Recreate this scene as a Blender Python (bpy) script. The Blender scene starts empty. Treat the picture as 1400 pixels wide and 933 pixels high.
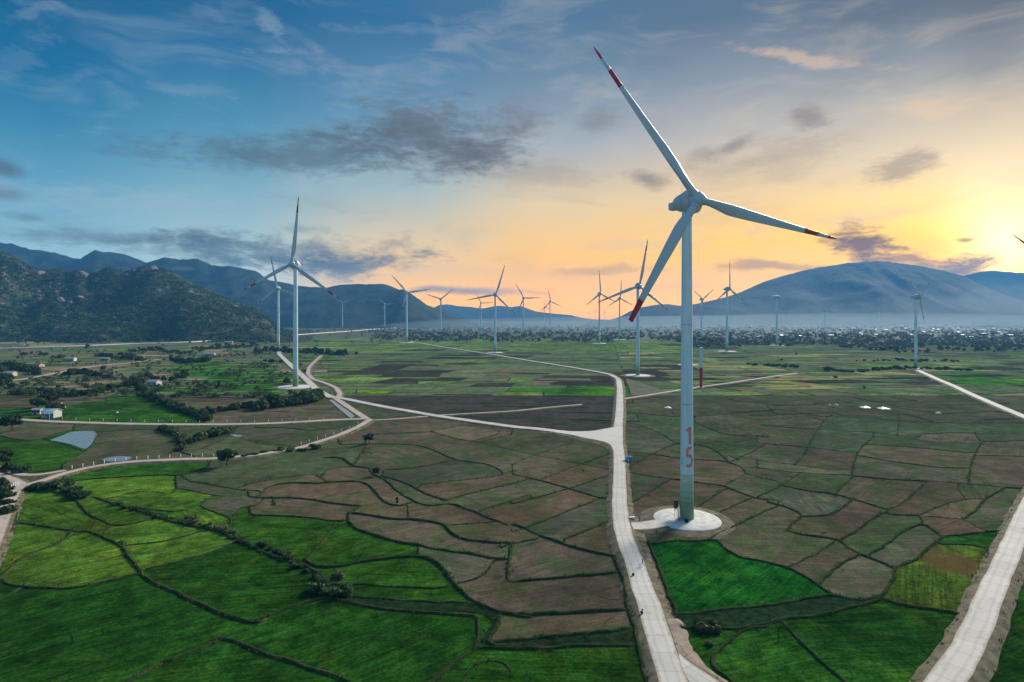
import bpy, bmesh, math, random
import numpy as np
from mathutils import Vector, noise as mnoise
random.seed(7); rng = np.random.default_rng(7)
D = bpy.data; scn = bpy.context.scene; COL = scn.collection
R_ = math.radians

# ------------------------------------------------------------------ camera
F, Y0, CH, CX = 800.0, 431.0, 55.0, 700.0     # focal length / horizon of the photo (1400 px wide), drone height in m
cd = D.cameras.new('camera'); cam = D.objects.new('camera', cd); COL.objects.link(cam)
cam.location = (0, 0, CH); cam.rotation_euler = (R_(90), 0, 0)
cd.sensor_width = 36.0; cd.lens = 36.0 * F / 1400.0
cd.shift_y = -(466.5 - Y0) / 1400.0
cd.clip_start = 0.5; cd.clip_end = 60000
scn.camera = cam

# ------------------------------------------------------------------ render / exposure
scn.view_settings.view_transform = 'Standard'; scn.view_settings.look = 'None'
scn.view_settings.gamma = 1.0; scn.view_settings.exposure = 0.35
scn.render.engine = 'CYCLES'
cy = scn.cycles
cy.use_denoising = True; cy.max_bounces = 5; cy.diffuse_bounces = 2; cy.glossy_bounces = 2
cy.transmission_bounces = 2; cy.volume_bounces = 1; cy.transparent_max_bounces = 6
cy.sample_clamp_indirect = 6.0

# ------------------------------------------------------------------ node helper
def s2l(c):
    return tuple(((v / 255.0) / 12.92 if v / 255.0 <= .04045 else ((v / 255.0 + .055) / 1.055) ** 2.4) for v in c)
class NT:
    def __init__(s, nt): s.nt = nt
    def n(s, t, **k):
        o = s.nt.nodes.new(t)
        for a, b in k.items(): setattr(o, a, b)
        return o
    def put(s, sock, v):
        if v is None: return
        if hasattr(v, 'is_linked'): s.nt.links.new(v, sock)
        else:
            if hasattr(sock.default_value, '__len__') and not hasattr(v, '__len__'): v = (v,) * len(sock.default_value)
            if hasattr(v, '__len__') and len(v) == 3 and len(sock.default_value) == 4: v = (*v, 1)
            sock.default_value = v
    def m(s, op, a, b=None, c=None, clamp=False):
        o = s.n('ShaderNodeMath', operation=op, use_clamp=clamp)
        s.put(o.inputs[0], a); s.put(o.inputs[1], b); s.put(o.inputs[2], c)
        return o.outputs[0]
    def v(s, op, a, b=None, scale=None):
        o = s.n('ShaderNodeVectorMath', operation=op)
        s.put(o.inputs[0], a); s.put(o.inputs[1], b)
        if scale is not None: s.put(o.inputs[3], scale)
        return o.outputs['Value'] if op in ('LENGTH', 'DOT_PRODUCT', 'DISTANCE') else o.outputs['Vector']
    def mr(s, x, a, b, c=0.0, d=1.0, smooth=False):
        o = s.n('ShaderNodeMapRange', interpolation_type='SMOOTHSTEP' if smooth else 'LINEAR')
        s.put(o.inputs[0], x); s.put(o.inputs[1], a); s.put(o.inputs[2], b); s.put(o.inputs[3], c); s.put(o.inputs[4], d)
        return o.outputs[0]
    def mix(s, f, a, b, blend='MIX'):
        o = s.n('ShaderNodeMix', data_type='RGBA', blend_type=blend)
        s.put(o.inputs[0], f); s.put(o.inputs[6], a); s.put(o.inputs[7], b)
        return o.outputs[2]
    def noise(s, vec, scale, detail=3, rough=.5, dist=0.0, col=False):
        o = s.n('ShaderNodeTexNoise'); s.put(o.inputs['Vector'], vec)
        o.inputs['Scale'].default_value = scale; o.inputs['Detail'].default_value = detail
        o.inputs['Roughness'].default_value = rough; o.inputs['Distortion'].default_value = dist
        return o.outputs['Color' if col else 'Fac']
    def ramp(s, x, stops):
        o = s.n('ShaderNodeValToRGB'); s.put(o.inputs[0], x); e = o.color_ramp.elements
        for i, (p, c) in enumerate(stops):
            q = e[i] if i < 2 else e.new(p)
            q.position = p; q.color = (*c[:3], 1)
        return o.outputs[0]
    def comb(s, x, y, z=0.0):
        o = s.n('ShaderNodeCombineXYZ'); s.put(o.inputs[0], x); s.put(o.inputs[1], y); s.put(o.inputs[2], z)
        return o.outputs[0]
def azel(x, y):
    return math.atan2(x - CX, F), math.atan2(Y0 - y, math.hypot(F, x - CX))

# ------------------------------------------------------------------ world: dusk sky, clouds by direction
SUN_AZ, SUN_EL = azel(1376, 345)
LAMP_EL = R_(27)
W = D.worlds.new('World'); scn.world = W; W.use_nodes = True
nt = W.node_tree; nt.nodes.clear(); N = NT(nt)
tc = N.n('ShaderNodeTexCoord'); dirv = tc.outputs['Generated']
sep = N.n('ShaderNodeSeparateXYZ'); N.put(sep.inputs[0], dirv)
az = N.m('ARCTAN2', sep.outputs[0], sep.outputs[1]); el = N.m('ARCSINE', sep.outputs[2])
delta = N.m('ARCCOSINE', N.m('COSINE', N.m('SUBTRACT', az, SUN_AZ)))
ELMAX = R_(70.0)
elf = N.m('DIVIDE', el, ELMAX, clamp=True)
SKY = [  # photo x, [(photo y, sRGB)...]
 (1384, [(436,(255,165,0)),(380,(255,184,20)),(340,(255,206,70)),(300,(255,234,165)),(240,(244,222,178)),(160,(205,190,165)),(90,(140,143,146)),(10,(88,98,112))]),
 (1250, [(436,(255,160,0)),(360,(255,180,0)),(325,(255,198,45)),(290,(255,212,105)),(220,(228,206,172)),(140,(184,178,168)),(70,(128,137,147)),(10,(88,101,118))]),
 (1000, [(436,(255,155,0)),(385,(255,176,0)),(330,(255,196,60)),(260,(240,204,145)),(190,(196,186,174)),(110,(142,150,160)),(20,(90,110,132))]),
 (750,  [(436,(250,150,25)),(405,(252,166,30)),(350,(252,188,70)),(280,(236,204,150)),(200,(170,174,178)),(110,(116,138,158)),(20,(84,116,146))]),
 (550,  [(436,(246,168,60)),(390,(246,182,75)),(330,(220,192,140)),(260,(166,182,180)),(160,(112,150,176)),(30,(58,108,150))]),
 (300,  [(436,(190,190,170)),(370,(170,186,178)),(260,(128,168,182)),(170,(88,144,174)),(60,(44,106,150)),(0,(36,96,140))]),
 (50,   [(436,(150,178,178)),(340,(140,172,178)),(260,(106,156,178)),(170,(68,132,166)),(90,(36,106,150)),(0,(30,94,138))]),
]
SKY.append((None, [(436,(178,186,190)),(340,(156,176,190)),(200,(116,150,180)),(60,(86,128,164)),(0,(80,122,160))]))
prev = None; col = None
for i, (px, st) in enumerate(SKY):
    stops = []
    for y, c in st:
        stops.append((max(0.0, azel(px or 50, y)[1] / ELMAX), s2l(c)))
    last = stops[-1][1]
    stops.append((0.62, tuple(.55 * a + .45 * b for a, b in zip(last, s2l((108, 142, 178))))))
    stops.append((1.0, s2l((104, 142, 182))))
    rc = N.ramp(elf, stops)
    dl = abs(azel(px, 400)[0] - SUN_AZ) if px else R_(150)
    col = rc if col is None else N.mix(N.mr(delta, prev, dl, smooth=True), col, rc)
    prev = dl
# physical sky underneath
sky = N.n('ShaderNodeTexSky', sky_type='NISHITA'); sky.sun_disc = False
sky.sun_elevation = SUN_EL; sky.sun_rotation = SUN_AZ; sky.dust_density = 2.0; sky.altitude = 100
nish = N.v('SCALE', sky.outputs[0], scale=0.10)
col = N.mix(0.06, col, nish)
hsv = N.n('ShaderNodeHueSaturation'); hsv.inputs['Saturation'].default_value = 1.06; N.put(hsv.inputs['Color'], col); col = hsv.outputs[0]
lowb = N.m('ADD', 1.0, N.m('MULTIPLY', 1.9, N.m('POWER', 2.718, N.m('DIVIDE', N.m('MAXIMUM', el, 0.0), -R_(4.5)))))
col = N.v('SCALE', col, scale=lowb)
# cirrus veil
warp = N.noise(dirv, 5.0, 3, .55, col=True)
azel_v = N.comb(az, el, 0.0)
wv = N.v('ADD', azel_v, N.v('SCALE', N.v('SUBTRACT', warp, (.5, .5, .5)), scale=.05))
cir = N.noise(N.v('MULTIPLY', wv, (5.0, 16.0, 1.0)), 1.0, 6, .62, .6)
veil = N.mr(cir, .46, .70, 0.0, .44, smooth=True)
veil = N.m('MULTIPLY', veil, N.mr(el, R_(1), R_(9), 0.3, 1.0))
vcol = N.mix(.5, col, N.mix(N.mr(delta, R_(10), R_(75)), s2l((250, 220, 180)), s2l((170, 190, 205))))
col = N.mix(veil, col, vcol)
cir2 = N.noise(N.v('MULTIPLY', wv, (3.0, 11.0, 1.0)), 1.3, 5, .6, .4)
col = N.mix(N.mr(cir2, .50, .72, 0.0, .42, smooth=True), col, N.mix(.55, col, s2l((95, 108, 125))))
# sun glow
sd = (math.sin(SUN_AZ) * math.cos(SUN_EL), math.cos(SUN_AZ) * math.cos(SUN_EL), math.sin(SUN_EL))
ang = N.m('ARCCOSINE', N.m('MINIMUM', N.v('DOT_PRODUCT', N.v('NORMALIZE', dirv), sd), .99999))
g1 = N.m('POWER', 2.718, N.m('MULTIPLY', N.m('POWER', N.m('DIVIDE', ang, R_(2.0)), 2.0), -1.0))
g2 = N.m('POWER', 2.718, N.m('DIVIDE', ang, -R_(6.5)))
glow = N.v('ADD', N.v('SCALE', (2.4, 1.8, .8), scale=g1), N.v('SCALE', (.46, .25, .0), scale=N.m('MULTIPLY', g2, N.mr(el, R_(8), R_(20), 1.0, .35))))
col = N.v('ADD', col, glow)
# clouds: (x, y, half width, half height, tilt, strength, tone, fuzz)
fine = N.m('ADD', N.m('MULTIPLY', N.noise(N.v('MULTIPLY', wv, (9.0, 26.0, 1.0)), 1.0, 9, .70, .35), .58), N.m('MULTIPLY', N.noise(N.v('MULTIPLY', azel_v, (30.0, 80.0, 1.0)), 1.0, 7, .72, .2), .42))
fine0 = N.m('SUBTRACT', fine, .5)
CL = [
 (585, 192, 125, 56, -.04, .78, 0, 1.3), (420, 208, 180, 34, .10, .62, 0, 1.5), (640, 215, 70, 26, -.1, .6, 0, 1.0), (690, 170, 60, 34, .1, .35, 0, 1.3),
 (370, 342, 210, 26, .02, .68, 0, 1.6), (450, 356, 130, 17, .02, .78, 0, 1.4), (150, 322, 150, 14, .03, .5, 0, 1.2), (300, 330, 80, 14, .02, .5, 0, 1.2),
 (1106, 162, 33, 26, -.3, .55, 0, 1.2), (884, 238, 34, 13, -.1, .62, 0, 1.0), (1003, 201, 34, 11, .18, .55, 0, 1.0), (960, 212, 30, 14, .1, .35, 0, 1.2),
 (1228, 232, 55, 22, .2, .5, 0, 1.4), (822, 170, 34, 22, .1, .4, 0, 1.2), (1175, 336, 52, 28, -.2, .92, 6, 1.6), (1235, 352, 75, 12, -.15, .7, 6, 1.5),
 (1318, 323, 17, 4, .0, .75, 1, .8), (1322, 360, 58, 17, .12, .9, 1, 1.6), (1265, 360, 40, 9, -.1, .6, 1, 1.2), (1050, 367, 100, 9, -.02, .6, 1, 1.2),
 (820, 368, 90, 8, .02, .4, 1, 1.2), (640, 402, 110, 7, .0, .75, 2, .9), (8, 230, 30, 12, .0, .7, 0, 1.0), (10, 264, 34, 10, .1, .5, 0, 1.2), (40, 292, 40, 8, .0, .4, 0, 1.2),
 (1090, 210, 90, 24, .1, .25, 0, 1.5), (720, 240, 120, 20, .0, .25, 0, 1.4), (200, 210, 60, 8, 0, .3, 0, 1.3), (420, 310, 40, 8, 0, .3, 0, 1.2),
 (372, 34, 26, 18, -.7, .24, 3, 2.6), (392, 75, 45, 8, .0, .16, 3, 2.6), (190, 272, 150, 24, .05, .30, 3, 2.4), (1095, 82, 125, 10, -.28, .42, 4, 1.5),
 (1288, 150, 75, 18, -.1, .45, 4, 1.8), (70, 18, 40, 9, .6, .16, 3, 2.6), (40, 80, 36, 20, .7, .10, 3, 2.8), (500, 330, 50, 14, 0, .25, 5, 1.8), (620, 45, 130, 9, .05, .12, 3, 2.6), (240, 118, 90, 9, .1, .10, 3, 2.6),
 (1150, 300, 160, 14, .05, .35, 4, 1.5), (900, 330, 120, 10, .0, .35, 5, 1.4), (600, 370, 120, 10, 0, .2, 5, 1.6),
]
dark0 = N.mix(N.mr(delta, R_(15), R_(60)), s2l((130, 108, 98)), s2l((80, 88, 94)))
TONE = [dark0, s2l((168, 118, 70)), s2l((150, 140, 150)), s2l((176, 190, 200)), s2l((252, 208, 162)), s2l((250, 206, 160)), s2l((140, 84, 40))]
for x, y, hw, hh, tilt, stg, tone, fz in CL:
    a0, e0 = azel(x, y)
    a1 = azel(x + hw, y)[0] - a0; e1 = azel(x, y - hh)[1] - e0
    q = N.v('SUBTRACT', wv, (a0, e0, 0))
    if tilt:
        sq = N.n('ShaderNodeSeparateXYZ'); N.put(sq.inputs[0], q)
        q = N.comb(sq.outputs[0], N.m('SUBTRACT', sq.outputs[1], N.m('MULTIPLY', sq.outputs[0], tilt)))
    r = N.v('LENGTH', N.v('MULTIPLY', q, (1 / (a1 * 1.25), 1 / (e1 * 1.25), 0)))
    r = N.m('SUBTRACT', r, N.m('MULTIPLY', fine0, 2.4 * fz))
    msk = N.mr(r, .10, 1.0, stg * 1.05, 0.0, smooth=True)
    col = N.mix(msk, col, TONE[tone])
bg = N.n('ShaderNodeBackground'); N.put(bg.inputs[0], col); bg.inputs[1].default_value = 0.82
wo = N.n('ShaderNodeOutputWorld'); nt.links.new(bg.outputs[0], wo.inputs[0])
W.cycles.sampling_method = 'MANUAL'; W.cycles.sample_map_resolution = 512

# ------------------------------------------------------------------ sun: low, veiled by cloud, soft
sl = D.lights.new('sun', 'SUN'); sun = D.objects.new('sun', sl); COL.objects.link(sun)
sl.energy = 4.9; sl.angle = R_(16); sl.color = (1.0, .90, .76)
sv = Vector((math.sin(SUN_AZ) * math.cos(LAMP_EL), math.cos(SUN_AZ) * math.cos(LAMP_EL), math.sin(LAMP_EL)))
sun.rotation_euler = sv.to_track_quat('Z', 'Y').to_euler()
sun.location = (0, 0, 300)

# ------------------------------------------------------------------ object helpers
def G(px, py):
    d = F * CH / (py - Y0)
    return ((px - CX) * d / F, d)
def tag(o, label=None, cat=None, group=None, kind=None):
    if label: o['label'] = label
    if cat: o['category'] = cat
    if group: o['group'] = group
    if kind: o['kind'] = kind
    return o
def link(name, me, mat=None, parent=None, loc=None):
    o = D.objects.new(name, me); COL.objects.link(o)
    if mat is not None and me is not None and not me.materials: me.materials.append(mat)
    if parent is not None: o.parent = parent
    if loc is not None: o.location = loc
    return o
def empty(name, loc, rz=0.0, sc=1.0):
    o = D.objects.new(name, None); COL.objects.link(o); o.location = loc; o.rotation_euler = (0, 0, rz)
    o.scale = (sc, sc, sc); o.empty_display_size = .5
    return o
def mesh_np(name, V, faces_n, idx, smooth=False, cols=None):
    """V (n,3); all faces with faces_n corners; idx flat corner indices."""
    me = D.meshes.new(name); V = np.ascontiguousarray(V, dtype=np.float32); idx = np.ascontiguousarray(idx, dtype=np.int32).ravel()
    nf = len(idx) // faces_n
    me.vertices.add(len(V)); me.vertices.foreach_set('co', V.ravel())
    me.loops.add(len(idx)); me.loops.foreach_set('vertex_index', idx)
    me.polygons.add(nf); me.polygons.foreach_set('loop_start', np.arange(nf, dtype=np.int32) * faces_n)
    me.polygons.foreach_set('loop_total', np.full(nf, faces_n, dtype=np.int32))
    if smooth: me.polygons.foreach_set('use_smooth', np.ones(nf, dtype=bool))
    if cols is not None:
        a = me.color_attributes.new('Col', 'FLOAT_COLOR', 'POINT'); a.data.foreach_set('color', np.ascontiguousarray(cols, dtype=np.float32).ravel())
    me.update(calc_edges=True); me.validate()
    return me
def grid_mesh(name, P, smooth=True, cols=None, wrap=False):
    """P (rows, cols, 3) -> quads"""
    r, c = P.shape[:2]; i = np.arange(r * c).reshape(r, c)
    if wrap: i = np.concatenate([i, i[:, :1]], 1)
    q = np.stack([i[:-1, :-1], i[:-1, 1:], i[1:, 1:], i[1:, :-1]], -1).reshape(-1, 4)
    return mesh_np(name, P.reshape(-1, 3), 4, q, smooth, cols)
def bm_mesh(name, bm, smooth=False):
    me = D.meshes.new(name); bm.to_mesh(me); bm.free()
    if smooth:
        for p in me.polygons: p.use_smooth = True
    return me
def box(bm, c, s, rz=0.0, bevel=0.0):
    r = bmesh.ops.create_cube(bm, size=1.0); vs = r['verts']
    for v in vs:
        x, y, z = v.co.x * s[0], v.co.y * s[1], v.co.z * s[2]
        v.co = (c[0] + x * math.cos(rz) - y * math.sin(rz), c[1] + x * math.sin(rz) + y * math.cos(rz), c[2] + z)
    return vs
def tube(bm, pts, radii, seg=8):
    rings = []
    for k, (p, r) in enumerate(zip(pts, radii)):
        p = Vector(p); a = Vector(pts[max(0, k - 1)]); b = Vector(pts[min(len(pts) - 1, k + 1)])
        t = (b - a).normalized(); u = t.orthogonal().normalized(); w = t.cross(u)
        rings.append([bm.verts.new(p + (u * math.cos(2 * math.pi * j / seg) + w * math.sin(2 * math.pi * j / seg)) * r) for j in range(seg)])
    # align rings to avoid twist
    for k in range(1, len(rings)):
        base = rings[k - 1][0].co; best = min(range(seg), key=lambda j: (rings[k][j].co - base).length)
        rings[k] = rings[k][best:] + rings[k][:best]
        if (rings[k][1].co - rings[k - 1][1].co).length > (rings[k][-1].co - rings[k - 1][1].co).length:
            rings[k] = [rings[k][0]] + rings[k][:0:-1]
        for j in range(seg):
            bm.faces.new((rings[k - 1][j], rings[k - 1][(j + 1) % seg], rings[k][(j + 1) % seg], rings[k][j]))
    bm.faces.new(rings[0][::-1]); bm.faces.new(rings[-1])
def resample(P, step):
    P = np.asarray(P, float)
    if len(P) < 2: return P
    Q = np.vstack([2 * P[0] - P[1], P, 2 * P[-1] - P[-2]]); out = []
    for i in range(1, len(Q) - 2):
        p0, p1, p2, p3 = Q[i - 1:i + 3]; n = max(1, int(np.hypot(*(p2 - p1)[:2]) / step))
        for t in np.linspace(0, 1, n, endpoint=False):
            out.append(.5 * ((2 * p1) + (p2 - p0) * t + (2 * p0 - 5 * p1 + 4 * p2 - p3) * t * t + (3 * p1 - p0 - 3 * p2 + p3) * t ** 3))
    out.append(P[-1]); return np.array(out)
def even(P, step):
    P = np.asarray(P, float); s = np.r_[0, np.cumsum(np.hypot(*np.diff(P[:, :2], axis=0).T))]
    n = max(2, int(s[-1] / step) + 1); t = np.linspace(0, s[-1], n)
    return np.stack([np.interp(t, s, P[:, k]) for k in range(P.shape[1])], 1)
def normals2(P):
    T = np.gradient(P[:, :2], axis=0); T /= np.maximum(1e-6, np.hypot(T[:, 0], T[:, 1]))[:, None]
    return np.stack([-T[:, 1], T[:, 0]], 1)
def inpoly(x, y, poly):
    c = False; n = len(poly); j = n - 1
    for i in range(n):
        xi, yi = poly[i]; xj, yj = poly[j]
        if (yi > y) != (yj > y) and x < (xj - xi) * (y - yi) / (yj - yi) + xi: c = not c
        j = i
    return c

# ------------------------------------------------------------------ materials
def new_mat(name):
    m = D.materials.new(name); m.use_nodes = True; nt = m.node_tree; nt.nodes.clear(); n = NT(nt)
    o = n.n('ShaderNodeOutputMaterial'); b = n.n('ShaderNodeBsdfPrincipled'); nt.links.new(b.outputs[0], o.inputs[0])
    return m, n, b, o
def geo_pos(n): return n.n('ShaderNodeNewGeometry').outputs['Position']
def bump(n, b, h, strength=.3, dist=.1):
    o = n.n('ShaderNodeBump'); o.inputs['Strength'].default_value = strength; o.inputs['Distance'].default_value = dist
    n.put(o.inputs['Height'], h); n.nt.links.new(o.outputs[0], b.inputs['Normal'])
def simple(name, colr, rough=.6, var=.15, scale=1.0, spec=.3, metal=0.0, obj=True):
    m, n, b, o = new_mat(name)
    p = n.n('ShaderNodeTexCoord').outputs['Object'] if obj else geo_pos(n)
    f = n.noise(p, scale, 4, .6)
    k = n.mr(f, .3, .7, 1 - var, 1 + var)
    n.put(b.inputs['Base Color'], n.v('SCALE', (*colr,), scale=k))
    b.inputs['Roughness'].default_value = rough; b.inputs['Specular IOR Level'].default_value = spec; b.inputs['Metallic'].default_value = metal
    return m
M = {}
SX, SY = (1300 - CX) * CH / (769 - Y0), F * CH / (769 - Y0)
def field_mat():
    m, n, b, o = new_mat('field_soil_and_rice')
    at = n.n('ShaderNodeAttribute'); at.attribute_name = 'Col'; base = at.outputs['Color']; green = at.outputs['Alpha']
    p = geo_pos(n)
    big = n.noise(p, .035, 3, .55, .5); mid = n.noise(p, .22, 4, .6, .6); fin = n.noise(p, 1.6, 4, .7)
    dr = n.n('ShaderNodeAttribute'); dr.attribute_name = 'Dir'; dsx = n.n('ShaderNodeSeparateXYZ'); n.put(dsx.inputs[0], dr.outputs['Vector'])
    al = n.v('DOT_PRODUCT', p, dr.outputs['Vector']); ac = n.v('DOT_PRODUCT', p, n.comb(n.m('MULTIPLY', dsx.outputs[1], -1.0), dsx.outputs[0]))
    rw = n.comb(n.m('MULTIPLY', al, .07), n.m('MULTIPLY', ac, .85), dsx.outputs[2])
    st = n.noise(rw, 1.0, 5, .65, 1.2)      # drifts along the rows
    rut = n.noise(n.comb(n.m('MULTIPLY', al, .05), n.m('MULTIPLY', ac, 1.9), 4.0), 1.0, 3, .6, .6)
    c = n.v('SCALE', base, scale=n.mr(big, .36, .64, .66, 1.34))
    c = n.v('SCALE', c, scale=n.mr(mid, .36, .64, .66, 1.36))
    c = n.v('SCALE', c, scale=n.mr(fin, .34, .66, .6, 1.42))
    c = n.v('SCALE', c, scale=n.mr(st, .36, .64, .70, 1.32))
    c = n.v('SCALE', c, scale=n.mr(rut, .36, .64, .78, 1.24))
    gn = n.noise(p, 3.4, 3, .75); c = n.v('SCALE', c, scale=n.mr(gn, .25, .75, .72, 1.3))
    c = n.mix(n.m('SUBTRACT', .45, n.m('MULTIPLY', green, .45)), c, base)
    # weeds in the stubble, bare / yellowed patches in the rice
    weed = n.mr(n.noise(p, .09, 5, .68, .4), .45, .59, 0, .85, smooth=True)
    soilc = n.mix(weed, c, n.v('MULTIPLY', c, (.62, 1.02, .62)))
    dry = n.mr(n.noise(n.v('ADD', p, (90, 40, 0)), .07, 5, .68, .5), .49, .64, 0, .8, smooth=True)
    grc = n.mix(dry, c, n.v('MULTIPLY', c, (1.75, 1.2, 1.0)))
    grc = n.mix(n.mr(n.noise(p, .42, 5, .7, .3), .48, .62, 0, .75, smooth=True), grc, n.v('MULTIPLY', c, (.55, .72, .8)))
    c = n.mix(green, soilc, grc)
    # yellowed, scorched corner of the lower right paddy
    ds = n.v('LENGTH', n.v('MULTIPLY', n.v('SUBTRACT', p, (SX, SY, 0)), (1 / 8.5, 1 / 10.0, 0)))
    ds = n.m('ADD', ds, n.m('MULTIPLY', n.m('SUBTRACT', mid, .5), 1.6))
    c = n.mix(n.m('MULTIPLY', n.mr(ds, .35, 1.1, .85, 0, smooth=True), green), c, (.105, .062, .026))
    # foot tracks and cracks
    tr = n.noise(n.v('ADD', p, (13, 7, 0)), .075, 1, .3, .9)
    ln = n.mr(n.m('ABSOLUTE', n.m('SUBTRACT', tr, .5)), .0020, .0048, 1, 0, smooth=True)
    gate = n.mr(n.noise(p, .05, 2, .5), .50, .56)
    c = n.mix(n.m('MULTIPLY', n.m('MULTIPLY', ln, gate), .75), c, n.v('SCALE', c, scale=.25))
    n.put(b.inputs['Base Color'], c)
    b.inputs['Roughness'].default_value = 1.0; b.inputs['Specular IOR Level'].default_value = .0
    h = n.m('ADD', n.m('MULTIPLY', fin, .6), n.m('MULTIPLY', mid, 1.2)); bump(n, b, h, .55, .22)
    return m
M['field'] = field_mat()
def bund_mat():
    m, n, b, o = new_mat('bund_grass_and_earth'); p = geo_pos(n)
    f = n.noise(p, .35, 4, .65, .5); g = n.noise(p, 2.2, 4, .7)
    c = n.mix(n.mr(f, .42, .66), (.021, .050, .014), (.066, .064, .034))
    c = n.v('SCALE', c, scale=n.mr(g, .25, .75, .55, 1.45))
    n.put(b.inputs['Base Color'], c); b.inputs['Roughness'].default_value = 1.0; b.inputs['Specular IOR Level'].default_value = .0
    bump(n, b, g, .8, .3); return m
M['bund'] = bund_mat()
def ground_mat():
    m, n, b, o = new_mat('valley_ground'); p = geo_pos(n)
    a = n.noise(p, .006, 5, .6, .5); g = n.noise(p, .12, 5, .65); f = n.noise(p, 1.3, 3, .7)
    c = n.mix(n.mr(a, .4, .6), (.075, .085, .045), (.05, .085, .03)); c = n.mix(n.mr(g, .45, .7), c, (.13, .105, .075))
    c = n.v('SCALE', c, scale=n.mr(f, .25, .75, .7, 1.3))
    n.put(b.inputs['Base Color'], c); b.inputs['Roughness'].default_value = .95; b.inputs['Specular IOR Level'].default_value = .1
    bump(n, b, g, .5, .3); return m
M['ground'] = ground_mat()
def road_mat(name, c1, c2, dirt, amt):
    m, n, b, o = new_mat(name); p = geo_pos(n)
    uv = n.n('ShaderNodeAttribute'); uv.attribute_name = 'Col'; sx = n.n('ShaderNodeSeparateColor'); n.put(sx.inputs[0], uv.outputs['Color'])
    u = sx.outputs[0]; along = sx.outputs[1]
    a = n.noise(p, .09, 4, .6, .4); g = n.noise(p, .8, 5, .7); f = n.noise(p, 5.0, 3, .7)
    c = n.mix(n.mr(a, .35, .65), c1, c2)
    slab = n.m('FRACT', n.m('MULTIPLY', along, 1 / .05)); wn = n.n('ShaderNodeTexWhiteNoise', noise_dimensions='1D'); n.put(wn.inputs[1], n.m('FLOOR', n.m('MULTIPLY', along, 1 / .05)))
    c = n.v('SCALE', c, scale=n.mr(wn.outputs[0], 0, 1, .93, 1.05))
    c = n.mix(n.mr(slab, 0, .05, .75 * (1 if amt < .6 else 0), 0), c, dirt)
    edge = n.m('ABSOLUTE', n.m('SUBTRACT', u, .5))
    e = n.mr(n.m('ADD', edge, n.m('MULTIPLY', n.m('SUBTRACT', g, .5), .38)), .36, .5, 0, .85, smooth=True)
    c = n.mix(n.m('MAXIMUM', e, n.mr(n.noise(p, .45, 5, .7, .5), .55, .72, 0, amt, smooth=True)), c, dirt)
    wheel = n.mr(n.m('ABSOLUTE', n.m('SUBTRACT', edge, n.m('ADD', .2, n.m('MULTIPLY', n.m('SUBTRACT', a, .5), .25)))), 0, .10, .5, 0, smooth=True)
    c = n.mix(wheel, c, n.v('SCALE', c, scale=.72))
    c = n.v('SCALE', c, scale=n.mr(f, .25, .75, .88, 1.1))
    n.put(b.inputs['Base Color'], c); b.inputs['Roughness'].default_value = .85; b.inputs['Specular IOR Level'].default_value = .25
    bump(n, b, g, .25, .05); return m
M['concrete'] = road_mat('pale_concrete_road', (.60, .57, .51), (.50, .48, .44), (.33, .28, .215), .55)
M['dirt'] = road_mat('dusty_track', (.52, .44, .36), (.42, .36, .30), (.24, .19, .13), .8)
M['pad'] = simple('foundation_concrete', (.56, .55, .52), .85, .30, .55)
M['verge'] = simple('verge_earth', (.13, .115, .075), .95, .5, .5, .1, obj=False)
M['ditch'] = simple('ditch_weeds', (.016, .034, .013), 1.0, .6, .8, .0, obj=False)
M['stone'] = simple('stone_pitching', (.17, .175, .175), .9, .45, .9, .2, obj=False)
M['clay'] = simple('bare_clay_bank', (.26, .215, .17), .95, .35, .5, .1, obj=False)
def water_mat():
    m, n, b, o = new_mat('shallow_water'); p = geo_pos(n)
    g = n.noise(n.v('MULTIPLY', p, (.6, .25, 1)), .8, 5, .65, .4)
    n.put(b.inputs['Base Color'], n.mix(n.mr(g, .42, .6), (.12, .13, .125), (.22, .24, .24)))
    n.put(b.inputs['Roughness'], n.mr(g, .4, .62, .12, .3)); b.inputs['Specular IOR Level'].default_value = .8
    return m
M['water'] = water_mat()
def leaf_mat(name, c1, c2, c3=None):
    m, n, b, o = new_mat(name)
    at = n.n('ShaderNodeObjectInfo'); p = geo_pos(n)
    r = at.outputs['Random']
    g = n.noise(p, .55, 3, .6); c = n.mix(n.mr(g, .35, .65), c1, c2)
    isl = n.n('ShaderNodeNewGeometry').outputs['Random Per Island']
    c = n.v('SCALE', c, scale=n.mr(isl, 0, 1, .55, 1.5)); c = n.v('SCALE', c, scale=n.mr(r, 0, 1, .75, 1.25))
    if c3 is not None: c = n.mix(n.mr(isl, .85, 1, 0, .6), c, c3)
    n.put(b.inputs['Base Color'], c); b.inputs['Roughness'].default_value = .7; b.inputs['Specular IOR Level'].default_value = .2
    t = n.n('ShaderNodeBsdfTranslucent'); n.put(t.inputs[0], n.v('SCALE', c, scale=1.3)); mx = n.n('ShaderNodeMixShader'); mx.inputs[0].default_value = .25
    n.nt.links.new(b.outputs[0], mx.inputs[1]); n.nt.links.new(t.outputs[0], mx.inputs[2]); n.nt.links.new(mx.outputs[0], o.inputs[0])
    return m
M['leaf'] = leaf_mat('foliage_dark', (.022, .050, .017), (.056, .092, .026))
M['leaf2'] = leaf_mat('foliage_mid', (.035, .075, .022), (.075, .115, .03))
M['leafhazed'] = leaf_mat('far_foliage_hazed', (.040, .074, .058), (.075, .105, .072))  # blue distance haze over the far woods put into the leaf colour
M['leafp'] = leaf_mat('foliage_pale_scrub', (.09, .11, .05), (.17, .17, .085))
M['grass'] = leaf_mat('bund_grass', (.025, .055, .018), (.07, .095, .03), (.16, .14, .07))
M['bark'] = simple('bark', (.09, .065, .045), .9, .3, 3)
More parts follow.
